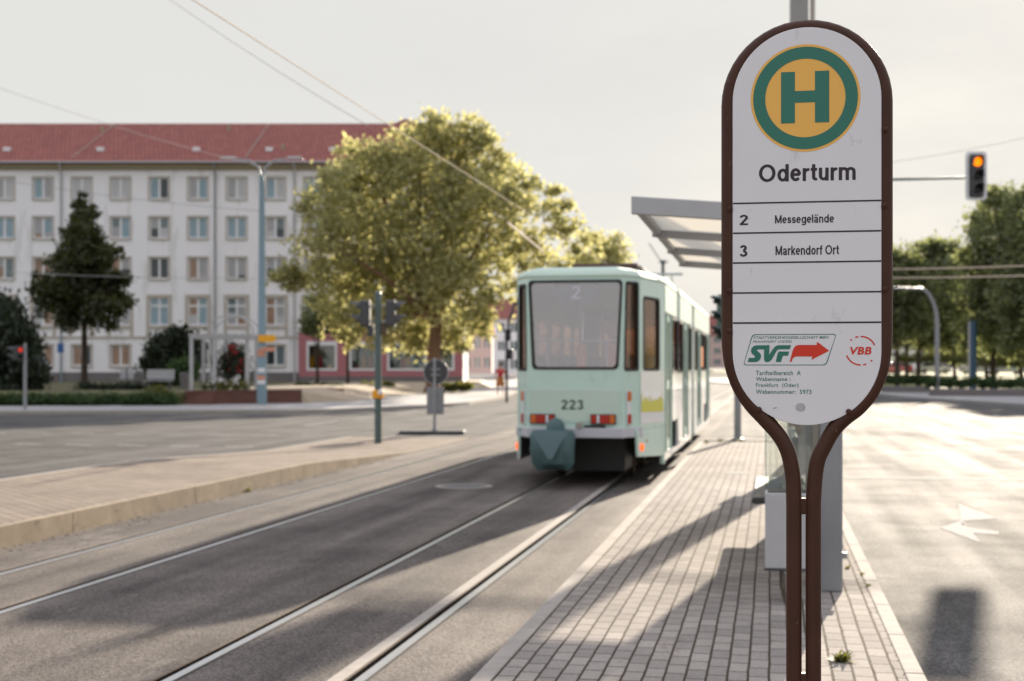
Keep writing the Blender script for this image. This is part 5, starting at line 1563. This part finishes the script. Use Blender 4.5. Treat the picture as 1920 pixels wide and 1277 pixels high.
# skirts with round lights
for sgn, fr, w in ((1, mr, wr_), (-1, ml, wl_)):
    b = MB(); b.M = fr
    x0, x1 = (-0.17, w - 0.10) if sgn > 0 else (0.10, w + 0.17)
    lp = [(x0 + 0.06, 0.42), (x1 - 0.02, 0.36), (x1, 0.79), (x0, 0.76)] if sgn > 0 else [(x0, 0.36), (x1 - 0.06, 0.42), (x1, 0.76), (x0, 0.79)]
    b.prism(lp, 0.0, 0.04); s_ = b.build('skirt', M['mint'], tram, bevel=0.01)
    b = MB(); b.M = fr
    if sgn > 0: b.box(x1 + 0.005, w, 0.0, 0.05, 0.24, 0.795)
    b.box(x0, x1, 0.012, 0.045, 0.765, 0.80); b.build('skirt_edge', M['mint_dark' if sgn < 0 else 'mint'], tram)
    b = MB(); b.M = fr @ Matrix.Translation((x0 + 0.21 if sgn > 0 else x1 - 0.21, -0.002, 0.545)) @ Matrix.Rotation(R(90), 4, 'X')
    b.lathe([(0.058, 0.0), (0.052, 0.018), (0.03, 0.03), (0.001, 0.033)], 20); b.build('round_light', M['lit_orange'], s_, smooth=True)
    if sgn > 0:
        b = MB(); b.M = fr @ Matrix.Translation((x0 + 0.47, -0.002, 0.62)) @ Matrix.Rotation(R(90), 4, 'X'); b.lathe([(0.02, 0.0), (0.014, 0.01), (0.001, 0.012)], 12); b.build('reflector', M['orange_lens'], s_)
# bumper
b = MB(); b.slab([(-0.70, 0.05), (-0.66, -0.10), (0.66, -0.10), (0.70, 0.05), (0.89, 0.36), (0.80, 0.40), (0.62, 0.06), (-0.62, 0.06), (-0.80, 0.40), (-0.89, 0.36)], 0.69, 0.825)
b.build('bumper', plain('bumper_grey', (0.50, 0.50, 0.54), 0.45, var=0.08), tram, bevel=0.012)
# tail lights
for x0, order in ((-0.61, ('orange_lens', 'red_lens', 'white_paint', 'lit_red')), (0.225, ('lit_red', 'white_paint', 'red_lens', 'orange_lens'))):
    b = MB(); b.box(x0 - 0.012, x0 + 0.335, -0.035, -0.011, 0.875, 1.012); h_ = b.build('tail_light', M['black'], tram, bevel=0.006)
    ws = {'orange_lens': 0.075, 'red_lens': 0.125, 'white_paint': 0.04, 'lit_red': 0.07}
    x = x0
    for c_ in order:
        b = MB(); b.box(x + 0.002, x + ws[c_] - 0.002, -0.050, -0.036, 0.888, 1.0); b.build('lens', M['red_lens' if c_ == 'lit_red' else c_], h_, bevel=0.004); x += ws[c_] + 0.004
m1, w1 = facet_frame(P0, P1)
m2, w2 = facet_frame(Q1, Q0)
for mm, xc in ((m1, 0.10), (m2, 0.27)):
    b = MB(); b.M = mm; b.box(xc - 0.045, xc + 0.045, -0.02, -0.001, 0.86, 1.33); h_ = b.build('corner_light', M['tram_white'], tram, bevel=0.005)
    for z0, z1, c_ in ((1.19, 1.32, 'orange_lens'), (0.88, 1.01, 'red_lens')):
        b = MB(); b.M = mm; b.box(xc - 0.04, xc + 0.04, -0.034, -0.021, z0, z1); b.build('lens', M[c_], h_, bevel=0.004)
# lettering
grotesque('fleet_number', '223', -0.19, 0.115, 1.072, 1.205, -0.0125, plain('number_black', (0.03, 0.05, 0.045), 0.5), tram, 0.17, 0.13)
b = MB(); b.box(-0.30, 0.30, 0.05, 0.14, 2.54, 2.80); rbx = b.build('route_box', M['dark_grey'], tram)
grotesque('route_number', '2', -0.055, 0.065, 2.585, 2.765, 0.048, M['white_paint'], rbx, 0.17)
b = MB(); b.box(0.02, 0.12, -0.13, -0.10, 0.826, 0.90); b.build('tow_hook', M['kerb'], tram, bevel=0.01)
b = MB(); b.box(0.13, 0.42, -0.09, -0.012, 0.826, 0.862); b.build('wiper_tray', M['black'], tram)
# covered coupler
b = MB()
rings = [(0.805, 0.20, 0.13, -0.22), (0.80, 0.275, 0.20, -0.26), (0.74, 0.29, 0.23, -0.27), (0.55, 0.285, 0.235, -0.27), (0.36, 0.275, 0.22, -0.26), (0.29, 0.22, 0.16, -0.24)]
vs, fs = [], []
N_ = 28
g_ = random.Random(9)
for i, (z, ax, ay, yc) in enumerate(rings):
    for k in range(N_):
        w = 2 * math.pi * k / N_
        sq = 0.85
        cx = math.copysign(abs(math.cos(w)) ** sq, math.cos(w)); sy = math.copysign(abs(math.sin(w)) ** sq, math.sin(w))
        f_ = 1 + (0.06 * math.sin(7 * w + i * 0.7) + 0.03 * math.sin(3 * w + i) + g_.uniform(-.025, .025)) * (i > 1)
        vs.append((-0.275 + ax * cx * f_ + 0.02 * (i > 3), yc + ay * sy * f_, z + (0.03 * math.sin(3 * w) if i == 5 else 0)))
for i in range(len(rings) - 1):
    for k in range(N_):
        fs.append((i * N_ + k, i * N_ + (k + 1) % N_, (i + 1) * N_ + (k + 1) % N_, (i + 1) * N_ + k))
fs += [tuple(range(N_)), tuple(reversed(range(N_ * 5, N_ * 6)))]
b.add(vs, fs); cv = b.build('coupler_cover', M['tarp'], tram, smooth=True)
b = MB(); b.add([(-0.50, -0.512, 0.775), (-0.28, -0.530, 0.785), (-0.05, -0.512, 0.775), (-0.40, -0.540, 0.60), (-0.27, -0.555, 0.60), (-0.14, -0.540, 0.60), (-0.29, -0.548, 0.42), (-0.23, -0.548, 0.43)], [(0, 1, 4, 3), (1, 2, 5, 4), (3, 4, 6), (4, 7, 6), (4, 5, 7)]); b.build('flap', M['tarp_light'], cv, fix=False, smooth=True)
b = MB(); b.lathe([(0.13, 0.0), (0.125, 0.08), (0.09, 0.14), (0.03, 0.17), (0.001, 0.172)], 18, (-0.24, -0.20, 0.79)); b.build('tied_knot', M['tarp'], cv, smooth=True)
# underframe: dark bay behind the bumper, bogies and wheels
b = MB(); b.box(-0.62, 0.62, 0.62, 1.6, 0.20, 0.74); b.box(-1.02, 1.02, 1.62, 16.4, 0.34, 0.72)
b.build('underframe', M['black'], tram)
def bogie(y):
    b = MB(); b.box(-0.62, 0.62, y - 0.85, y + 0.85, 0.28, 0.335); o_ = b.build('bogie', M['rubber'], tram)
    for dy in (-0.9, 0.9):
        for x in (-0.53, 0.53):
            b = MB(); b.M = Matrix.Translation((x, y + dy, 0.335)) @ Matrix.Rotation(R(90), 4, 'Y')
            b.lathe([(0.12, -0.06), (0.30, -0.055), (0.325, -0.05), (0.325, 0.05), (0.30, 0.055), (0.12, 0.06)], 24); b.build('wheel', M['rust'], o_, smooth=True)
for y in (3.3, 8.0, 14.4): bogie(y)
# sides
def side(sx, y0, y1, label_doors, bogies):
    A, B_ = ((sx, y0), (sx, y1)) if sx > 0 else ((sx, y1), (sx, y0))
    w = y1 - y0
    def L_(a, c): return (a, c) if sx > 0 else (w - c, w - a)
    holes = []
    pos = 0.12
    spec = label_doors
    ho_w, ho_d = [], []
    for kind, a, c in spec:
        a, c = L_(a, c)
        if kind == 'w': ho_w.append(rrect(a, c, 1.58, 2.42, 0.06))
        else: ho_d.append([(a, 0.40), (c, 0.40), (c, 2.45), (a, 2.45)])
    bo = []
    for a, c in bogies:
        a, c = L_(a, c); bo.append([(a, 0.36), (c, 0.36), (c - 0.12, 0.80), (a + 0.12, 0.80)])
    m, _ = facet_frame(A, B_)
    b = MB(); b.M = m; b.holed([(0, 0.28), (w, 0.28), (w, ZT - 0.05), (0, ZT - 0.05)], ho_w + ho_d + bo, 0, 0.045); b.build('side_wall', M['tram_white'], tram)
    b = MB(); b.M = m; b.box(0, w, -0.006, -0.001, 2.47, ZT - 0.06); b.build('upper_band', M['mint_pale'], tram)
    for h in ho_w:
        b = MB(); b.M = m; b.prism(h, 0.02, 0.026); g_ = b.build('window', M['tram_side_glass'], tram)
        cx = sum(p[0] for p in h) / len(h); cz = sum(p[1] for p in h) / len(h)
        off = lambda k: [(p[0] + (k if p[0] > cx else -k), p[1] + (k if p[1] > cz else -k)) for p in h]
        b = MB(); b.M = m; b.holed(off(0.02), [off(-0.014)], -0.008, 0.019); b.build('rubber_seal', M['rubber'], g_)
    for h in ho_d:
        a, c = h[0][0], h[1][0]
        b = MB(); b.M = m
        nl = 2
        lw_ = (c - a) / nl
        hl = []
        for k in range(nl): hl += [rrect(a + k * lw_ + 0.07, a + (k + 1) * lw_ - 0.07, 0.55, 1.32, 0.03), rrect(a + k * lw_ + 0.07, a + (k + 1) * lw_ - 0.07, 1.45, 2.34, 0.03)]
        b.holed([(a, 0.40), (c, 0.40), (c, 2.45), (a, 2.45)], hl, 0.012, 0.04); d_ = b.build('door', M['mint'], tram)
        for q in hl:
            b = MB(); b.M = m; b.prism(q, 0.022, 0.027); b.build('door_glass', M['tram_side_glass'], d_)
        b = MB(); b.M = m; b.box(a - 0.03, a - 0.001, -0.02, -0.002, 0.4, 2.45); b.box(c + 0.001, c + 0.03, -0.02, -0.002, 0.4, 2.45); b.build('door_seal', M['mint_dark'], d_)
d1 = [('d', 0.10, 1.25), ('w', 1.55, 2.75), ('w', 2.95, 4.15), ('d', 4.4, 5.6), ('w', 5.85, 6.9)]
d2 = [('w', 0.2, 1.2), ('d', 1.4, 2.6), ('w', 2.8, 4.0), ('w', 4.2, 5.4), ('d', 5.6, 6.75)]
side(1.10, 1.62, 8.62, d1, [(1.45, 3.0)])
side(1.10, 9.40, 16.40, d2, [(4.1, 5.6)])
side(-1.10, 1.62, 8.62, [('w', 0.2, 1.5), ('w', 1.7, 2.9), ('w', 3.1, 4.3), ('w', 4.5, 5.7), ('w', 5.9, 6.9)], [(1.0, 2.6)])
side(-1.10, 9.40, 16.40, [('w', 0.2, 1.5), ('w', 1.7, 2.9), ('w', 3.1, 4.3), ('w', 4.5, 5.7), ('w', 5.9, 6.9)], [(4.1, 5.6)])
# vertical mint posts between the body sections, folding bellows
for y in (8.50, 9.40):
    for x in (-1.112, 1.104):
        b = MB(); b.box(x, x + 0.008, y, y + 0.12, 0.30, 2.46); b.build('corner_strip', M['mint'], tram)
b = MB()
for k in range(7):
    y = 8.63 + 0.108 * k
    b.holed([(-1.05, 0.5), (1.05, 0.5), (1.05, 2.86), (-1.05, 2.86)], [[(-0.8, 0.87), (0.8, 0.87), (0.8, 2.6), (-0.8, 2.6)]], y, y + 0.06)
    b.holed([(-0.98, 0.52), (0.98, 0.52), (0.98, 2.84), (-0.98, 2.84)], [[(-0.84, 0.87), (0.84, 0.87), (0.84, 2.64), (-0.84, 2.64)]], y + 0.061, y + 0.107)
bo_ = b.build('bellows', M['grey_paint'], tram)
# front end, far side
for A, B_ in (((1.10, 16.40), (0.86, 17.6)), ((0.86, 17.6), (0.665, 18.0)), ((-0.665, 18.0), (-0.86, 17.6)), ((-0.86, 17.6), (-1.10, 16.40))):
    w = math.dist(A, B_)
    facet('front_flank', A, B_, 0.36, ZT, [rrect(0.08, w - 0.08, 1.62, 2.65, 0.05)], 'mint')
facet('front_panel', (0.665, 18.0), (-0.665, 18.0), 0.5, ZT, [trap(0.035, 1.295, 0.09, 1.235, 1.55, 2.75, 0.07)], 'mint', 'tram_side_glass', glass_name='windscreen')
# roof
def roof_outline(k, y_in=0.0):
    pts = [(-0.665, 0.0), (0.665, 0.0), (0.86, 0.36), (1.10, 1.62), (1.10, 8.62), (1.10, 16.4), (0.86, 17.6), (0.665, 18.0), (-0.665, 18.0), (-0.86, 17.6), (-1.10, 16.4), (-1.10, 1.62), (-0.86, 0.36)]
    return [(x * k, 9 + (y - 9) * (1 - (1 - k) * 0.12)) for x, y in pts]
b = MB()
lay = [(1.0, ZT - 0.06), (1.012, ZT - 0.03), (1.0, ZT + 0.0), (0.95, ZT + 0.05), (0.80, ZT + 0.10), (0.4, ZT + 0.125)]
n = 13
vs = [(x, y, z) for k, z in lay for x, y in roof_outline(k)]
fs = [(i * n + j, i * n + (j + 1) % n, (i + 1) * n + (j + 1) % n, (i + 1) * n + j) for i in range(len(lay) - 1) for j in range(n)]
fs += [tuple(reversed(range(n))), tuple((len(lay) - 1) * n + j for j in range(n))]
b.add(vs, fs); b.build('roof', M['mint_pale'], tram)
b = MB(); b.box(-0.25, 0.72, 1.4, 3.6, ZT + 0.18, ZT + 0.235); rbx2 = b.build('roof_box', plain('dark_red_cover', (0.09, 0.045, 0.04), 0.6), tram, bevel=0.01)
for x in (-0.2, 0.65):
    b = MB(); b.box(x - 0.03, x + 0.03, 1.6, 3.4, ZT + 0.08, ZT + 0.179); b.build('mount', M['dark_grey'], rbx2)
for s_ in (-1, 1):
    b = MB(); b.cyl((s_ * 1.06, 1.7, ZT + 0.03), (s_ * 1.06, 16.3, ZT + 0.03), 0.03, 8); b.build('rain_rail', M['mint_pale'], tram, smooth=True)
b = MB(); b.box(-0.35, 0.35, 5.4, 7.6, ZT + 0.13, ZT + 0.32); b.build('resistor_box', M['light_grey'], tram, bevel=0.02)
# pantograph folded on the front half
b = MB()
for x in (-0.5, 0.5):
    b.tube([(x, 12.2, ZT + 0.2), (x * 0.8, 13.2, ZT + 0.55), (x * 0.9, 12.3, ZT + 0.8)], 0.025, 6)
b.tube([(-0.7, 12.3, ZT + 0.8), (0.7, 12.3, ZT + 0.8)], 0.03, 6); b.build('pantograph', M['steel'], tram)
# interior
b = MB(); b.box(-1.03, 1.03, 1.7, 16.3, 0.80, 0.86); b.box(-0.62, 0.62, 0.1, 1.69, 0.80, 0.86); b.build('floor', M['dark_grey'], tram)
b = MB(); b.box(-1.0, 1.0, 1.7, 16.3, ZT - 0.16, ZT - 0.12); b.box(-0.7, 0.7, 0.35, 1.69, ZT - 0.16, ZT - 0.12); b.build('ceiling', M['interior'], tram)
b = MB(); b.box(-0.60, 0.60, 0.09, 0.30, 0.87, 1.60); b.build('rear_shelf', M['interior'], tram)
for i in range(7):
    y = 1.5 + 1.0 * i
    for x in (-0.72, 0.62):
        if x > 0 and (i in (0, 3, 4)): continue
        b = MB(); b.box(x - 0.22, x + 0.22, y, y + 0.42, 1.20, 1.28); b.box(x - 0.22, x + 0.22, y + 0.40, y + 0.46, 1.28, 1.85); s_ = b.build('passenger_seat', M['seat_brown'], tram, bevel=0.03)
        b = MB(); b.box(x - 0.06, x + 0.06, y + 0.1, y + 0.3, 0.861, 1.199); b.build('seat_foot', M['dark_grey'], s_)
for x in (-0.02, 0.42):
    b = MB(); b.box(x - 0.07, x + 0.07, 0.75, 0.80, 1.55, 1.98); b.build('seat_pad', M['seat_orange'], tram, bevel=0.03)
b = MB(); b.cyl((-0.62, 0.42, 2.02), (0.62, 0.42, 2.02), 0.018, 8); b.build('handrail', M['light_grey'], tram)
for x, y in ((-0.45, 0.42), (0.38, 0.42), (-0.3, 2.6), (0.3, 2.6), (-0.3, 5.6), (0.3, 5.6)):
    b = MB(); b.cyl((x, y, 0.86), (x, y, 2.02 if y < 1 else ZT - 0.17), 0.018, 8); b.build('pole', M['light_grey'], tram)
b = MB(); b.M = facet_frame((1.10, 9.4), (1.10, 16.4))[0]; b.box(2.9, 3.9, 0.005, 0.018, 1.66, 2.12); b.build('window_film', M['orange_film'], tram)

# ================================================================== PLATFORM SHELTER
SHS = 9.95
sh = thing('tram_shelter', 'glass and grey steel tram shelter with a sloping ribbed roof over the platform', 'shelter', tr(0, SHS, PLAT_Z), -ANG)
def zs(py, d): return EYE - (py - HOR) / F * d - PLAT_Z
UL, UR = -0.985, 0.55
Z0, SL = 2.60, -0.085            # roof edge height over the platform, fall to the road side
def rz_(u): return Z0 + (u - UL) * SL
BEAMS = [0.0, 1.78, 3.52, 5.25]
for i, y in enumerate(BEAMS):
    hgt = 0.125 if i == 0 else 0.10
    b = MB()
    b.prism([(UL - (0.0 if i == 0 else 0.0), rz_(UL)), (UL, rz_(UL) + hgt), (UR, rz_(UR) + hgt), (UR, rz_(UR))], y, y + 0.07)
    b.build('roof_beam', M['light_grey'], sh, bevel=0.004)
for u in (UL + 0.05, UR - 0.06):
    b = MB()
    for y0, y1 in zip(BEAMS[:-1], BEAMS[1:]):
        b.add([(u - 0.03, y0 + 0.072, rz_(u) + 0.02), (u + 0.03, y0 + 0.072, rz_(u) + 0.02), (u + 0.03, y1 - 0.002, rz_(u) + 0.02), (u - 0.03, y1 - 0.002, rz_(u) + 0.02),
               (u - 0.03, y0 + 0.072, rz_(u) + 0.09), (u + 0.03, y0 + 0.072, rz_(u) + 0.09), (u + 0.03, y1 - 0.002, rz_(u) + 0.09), (u - 0.03, y1 - 0.002, rz_(u) + 0.09)],
              [(0, 3, 2, 1), (4, 5, 6, 7), (0, 1, 5, 4), (1, 2, 6, 5), (2, 3, 7, 6), (3, 0, 4, 7)])
    b.build('edge_profile', M['light_grey'], sh)
for y0, y1 in zip(BEAMS[:-1], BEAMS[1:]):
    b = MB(); b.add([(UL + 0.081, y0 + 0.071, rz_(UL + 0.08) + 0.06), (UR - 0.091, y0 + 0.071, rz_(UR - 0.09) + 0.06), (UR - 0.091, y1 - 0.001, rz_(UR - 0.09) + 0.06), (UL + 0.081, y1 - 0.001, rz_(UL + 0.08) + 0.06)], [(0, 1, 2, 3)])
    b.build('roof_pane', M['roof_glass'], sh, fix=False)
# supports and back wall
for y in (1.81, 3.55, 5.2):
    b = MB(); b.box(0.36, 0.44, y - 0.04, y + 0.04, 0, rz_(0.4)); b.build('post', M['grey_paint'], sh, bevel=0.006)
for y0, y1 in ((1.86, 3.50), (3.60, 5.15)):
    b = MB(); b.box(0.395, 0.405, y0, y1, 0.25, 2.15); p_ = b.build('glass_pane', M['pane'], sh)
    b = MB(); b.box(0.392, 0.408, y0, y1, 2.151, 2.17); b.box(0.392, 0.408, y0, y1, 0.23, 0.249); b.build('edge', M['pane_edge'], p_)
# side pane facing us
b = MB(); b.box(-0.03, 0.33, -0.42, -0.412, 0.30, 2.15); p_ = b.build('glass_pane', M['pane'], sh)
b = MB(); b.box(-0.036, -0.031, -0.422, -0.410, 0.30, 2.15); b.build('edge', M['pane_edge'], p_)
# lit poster case seen end on
b = MB(); b.box(0.325, 0.470, -0.50, 1.30, 0.0, 2.25); vc = b.build('poster_case', M['grey_paint'], sh, bevel=0.012)
b = MB(); b.box(0.472, 0.476, -0.35, 1.15, 0.45, 2.1); b.build('poster', M['tram_white'], vc)
b = MB(); b.box(0.319, 0.324, -0.35, 1.15, 0.45, 2.1); b.build('poster', M['poster'], vc)
b = MB(); b.box(0.471, 0.50, -0.47, -0.43, 0.22, 0.26); b.build('lock', M['steel'], vc)
# bench under the roof
b = MB(); b.prism([(x, z) for x, z in rrect(-0.15, 0.30, 0.42, 0.475, 0.026)], 1.1, 3.2)
be = b.build('bench_seat', M['dark_grey'], sh, bevel=0.01)
b = MB(); b.box(0.16, 0.21, 1.1, 3.2, 0.68, 0.95); b.build('bench_back', M['grey_paint'], sh, bevel=0.01)
for y in (1.3, 3.0):
    b = MB(); b.box(0.05, 0.11, y, y + 0.06, 0, 0.419); b.build('bench_leg', M['grey_paint'], sh)
for k in range(8):
    y = 1.15 + k * 0.26
    b = MB(); b.cyl((-0.02, y, 0.476), (0.18, y, 0.68), 0.006, 6); b.build('bench_rod', M['steel'], sh)
# departure display
b = MB(); b.box(-0.30, 0.45, 4.95, 5.15, 2.12, 2.38); dp = b.build('departure_display', M['dark_grey'], sh, bevel=0.01)
b = MB()
for k in range(6):
    b.box(-0.22 + 0.055 * k, -0.18 + 0.055 * k, 4.945, 4.949, 2.27 + 0.006 * (k % 2), 2.30)
b.build('display_text', M['lit_red'], dp)
for u in (-0.2, 0.35):
    b = MB(); b.box(u - 0.02, u + 0.02, 5.03, 5.07, 2.381, rz_(u)); b.build('hanger', M['grey_paint'], sh)
# litter bin on its thin post
p = ground(1466, 1130, PLAT_Z)
t = thing('litter_bin', 'grey box shaped litter bin on a thin bent post, half hidden behind the sign tubes', 'litter bin', p, -ANG)
b = MB(); b.holed([(-0.105, 0.22), (0.20, 0.22), (0.20, 0.70), (-0.105, 0.70)], [], 0.0, 0.26) if False else b.box(-0.105, 0.20, -0.05, 0.21, 0.22, 0.70); bn = b.build('body', M['light_grey'], t, bevel=0.008)
b = MB(); b.box(-0.09, 0.185, -0.035, 0.195, 0.701, 0.706); b.build('opening', M['black'], bn)
b = MB(); b.box(-0.112, 0.207, -0.057, 0.217, 0.208, 0.219); b.build('base_plate', M['dark_grey'], t)
b = MB(); b.tube([(-0.005, 0.06, 0.207), (-0.005, 0.05, 0.10), (0.02, 0.02, 0.0)], 0.010, 8); b.build('post', M['rust'], t, smooth=True)

# ================================================================== PEOPLE AND CARS
def person(p, rz, label):
    t = thing('person', label, 'person', p, rz)
    def skin(name, verts, edges, mat, sub=1):
        me = bpy.data.meshes.new(name); me.from_pydata([v[:3] for v in verts], edges, []); me.update()
        o = bpy.data.objects.new(name, me); COL.objects.link(o)
        sm = o.modifiers.new('skin', 'SKIN')
        for i, v in enumerate(verts):
            sv = me.skin_vertices[0].data[i]; sv.radius = (v[3], v[4] if len(v) > 4 else v[3]); sv.use_root = (i == 0)
        ss_ = o.modifiers.new('subdivision', 'SUBSURF'); ss_.levels = sub; ss_.render_levels = sub
        dg = bpy.context.evaluated_depsgraph_get()
        m2 = bpy.data.meshes.new_from_object(o.evaluated_get(dg)); m2.name = name
        m2.materials.clear(); m2.materials.append(M[mat]); m2.polygons.foreach_set('use_smooth', [True] * len(m2.polygons))
        bpy.data.objects.remove(o)
        r = bpy.data.objects.new(name, m2); COL.objects.link(r); r.parent = t
        return r
    V = [(0, 0, 0.95, .13, .10), (0, .01, 1.15, .12, .09), (0, 0, 1.36, .15, .10), (0, 0, 1.49, .06), (0, -.01, 1.58, .055), (0, -.02, 1.67, .085, .10), (0, -.01, 1.75, .06),
         (-.10, 0, .88, .085), (-.12, .10, .50, .06), (-.13, .02, .10, .04), (-.13, -.10, .035, .035), (.10, 0, .88, .085), (.11, -.14, .50, .06), (.12, -.30, .10, .04), (.12, -.42, .035, .035),
         (-.19, 0, 1.42, .055), (-.26, .04, 1.16, .042), (-.27, -.06, .93, .033), (-.27, -.10, .85, .03), (.19, 0, 1.42, .055), (.26, -.05, 1.17, .042), (.28, -.18, .98, .033), (.28, -.22, .91, .03)]
    Ed = [(0, 1), (1, 2), (2, 3), (3, 4), (4, 5), (5, 6), (0, 7), (7, 8), (8, 9), (9, 10), (0, 11), (11, 12), (12, 13), (13, 14), (2, 15), (15, 16), (16, 17), (17, 18), (2, 19), (19, 20), (20, 21), (21, 22)]
    skin('body', V, Ed, 'skin', 2)
    skin('shirt', [(0, 0, .98, .165, .13), (0, .01, 1.15, .15, .12), (0, 0, 1.36, .175, .125), (0, 0, 1.46, .09), (-.20, 0, 1.41, .075), (-.25, .035, 1.22, .062), (.20, 0, 1.41, .075), (.25, -.04, 1.22, .062)],
         [(0, 1), (1, 2), (2, 3), (2, 4), (4, 5), (2, 6), (6, 7)], 'shirt', 2)
    b = MB(); b.lathe([(0.165, 1.02), (0.20, 0.90), (0.235, 0.70), (0.25, 0.50), (0.235, 0.50), (0.15, 0.98)], 20); b.build('skirt', M['skirt'], t, smooth=True)
    skin('hair', [(0, .02, 1.69, .10, .115), (0, .0, 1.77, .07), (0, .06, 1.58, .06)], [(0, 1), (0, 2)], 'hair', 2)
    b = MB(); b.box(-0.13, 0.13, -0.24, -0.13, 1.08, 1.42); b.build('backpack', M['petal'], t, bevel=0.04)
    return t
pp = ground(938, 741, 0.12)
person((pp.x, pp.y, 0.12), R(8), 'person in red top and rust skirt walking away with a small backpack')

def car(label, p, rz, mat):
    t = thing('parked_car', label, 'car', p, rz, 'cars parked around the square')
    prof = [(-2.1, 0.30), (2.0, 0.30), (2.1, 0.55), (2.02, 0.78), (1.2, 0.92), (0.55, 1.42), (-1.2, 1.46), (-1.85, 1.0), (-2.1, 0.92)]
    b = MB(); b.prism(prof, -0.84, 0.84); b.build('body', M[mat], t, bevel=0.07)
    for y in (-0.845, 0.841):
        for lp in ([(1.02, 0.94), (0.5, 1.36), (-0.25, 1.39), (-0.25, 0.94)], [(-0.33, 0.94), (-0.33, 1.39), (-1.15, 1.39), (-1.6, 0.98)]):
            b = MB(); b.prism(lp, y, y + 0.004); b.build('window', M['car_glass'], t)
    b = MB(); b.add([(-1.26, -0.7, 1.44), (-1.26, 0.7, 1.44), (-1.84, 0.72, 1.04), (-1.84, -0.72, 1.04)], [(0, 1, 2, 3)]); o_ = b.build('rear_window', M['car_glass'], t, fix=False); o_.location = (-0.03, 0, 0.02)
    for y in (-0.8, 0.62):
        b = MB(); b.box(-2.13, -2.09, y, y + 0.18, 0.7, 0.9); b.build('tail_light', M['red_lens'], t, bevel=0.01)
    for x in (-1.3, 1.3):
        for y in (-0.80, 0.80):
            b = MB(); b.M = Matrix.Translation((x, y, 0.31)) @ Matrix.Rotation(R(90), 4, 'X'); b.lathe([(0.2, -0.1), (0.31, -0.09), (0.31, 0.09), (0.2, 0.1)], 18); w_ = b.build('wheel', M['rubber'], t, smooth=True)
            b = MB(); b.M = Matrix.Translation((x, y, 0.31)) @ Matrix.Rotation(R(90), 4, 'X'); b.lathe([(0.18, -0.11), (0.19, 0.0), (0.18, 0.11)], 14); b.build('rim', M['steel'], w_)
    return t
c = at(62, HOR, 96); car('silver hatchback parked at the facade beside the weeping tree', (c.x, 96, 0.605), R(-65) + R(180), 'car_grey')
for px, d, mt, rz, lab in ((1690, 175, 'car_red', 4, 'red car parked beyond the slender tree of the square'), (1662, 172, 'car_red', 4, 'red car half hidden by the stop sign edge'), (1748, 165, 'car_white', 5, 'white car beyond the curved street lamp'), (1836, 158, 'car_white', 3, 'white car behind the blue post'), (1886, 150, 'car_white', -4, 'white car to the far side of the tall dark tree trunk')):
    c = at(px, HOR, d); car(lab, (c.x, d, 0.9), R(rz), mt)
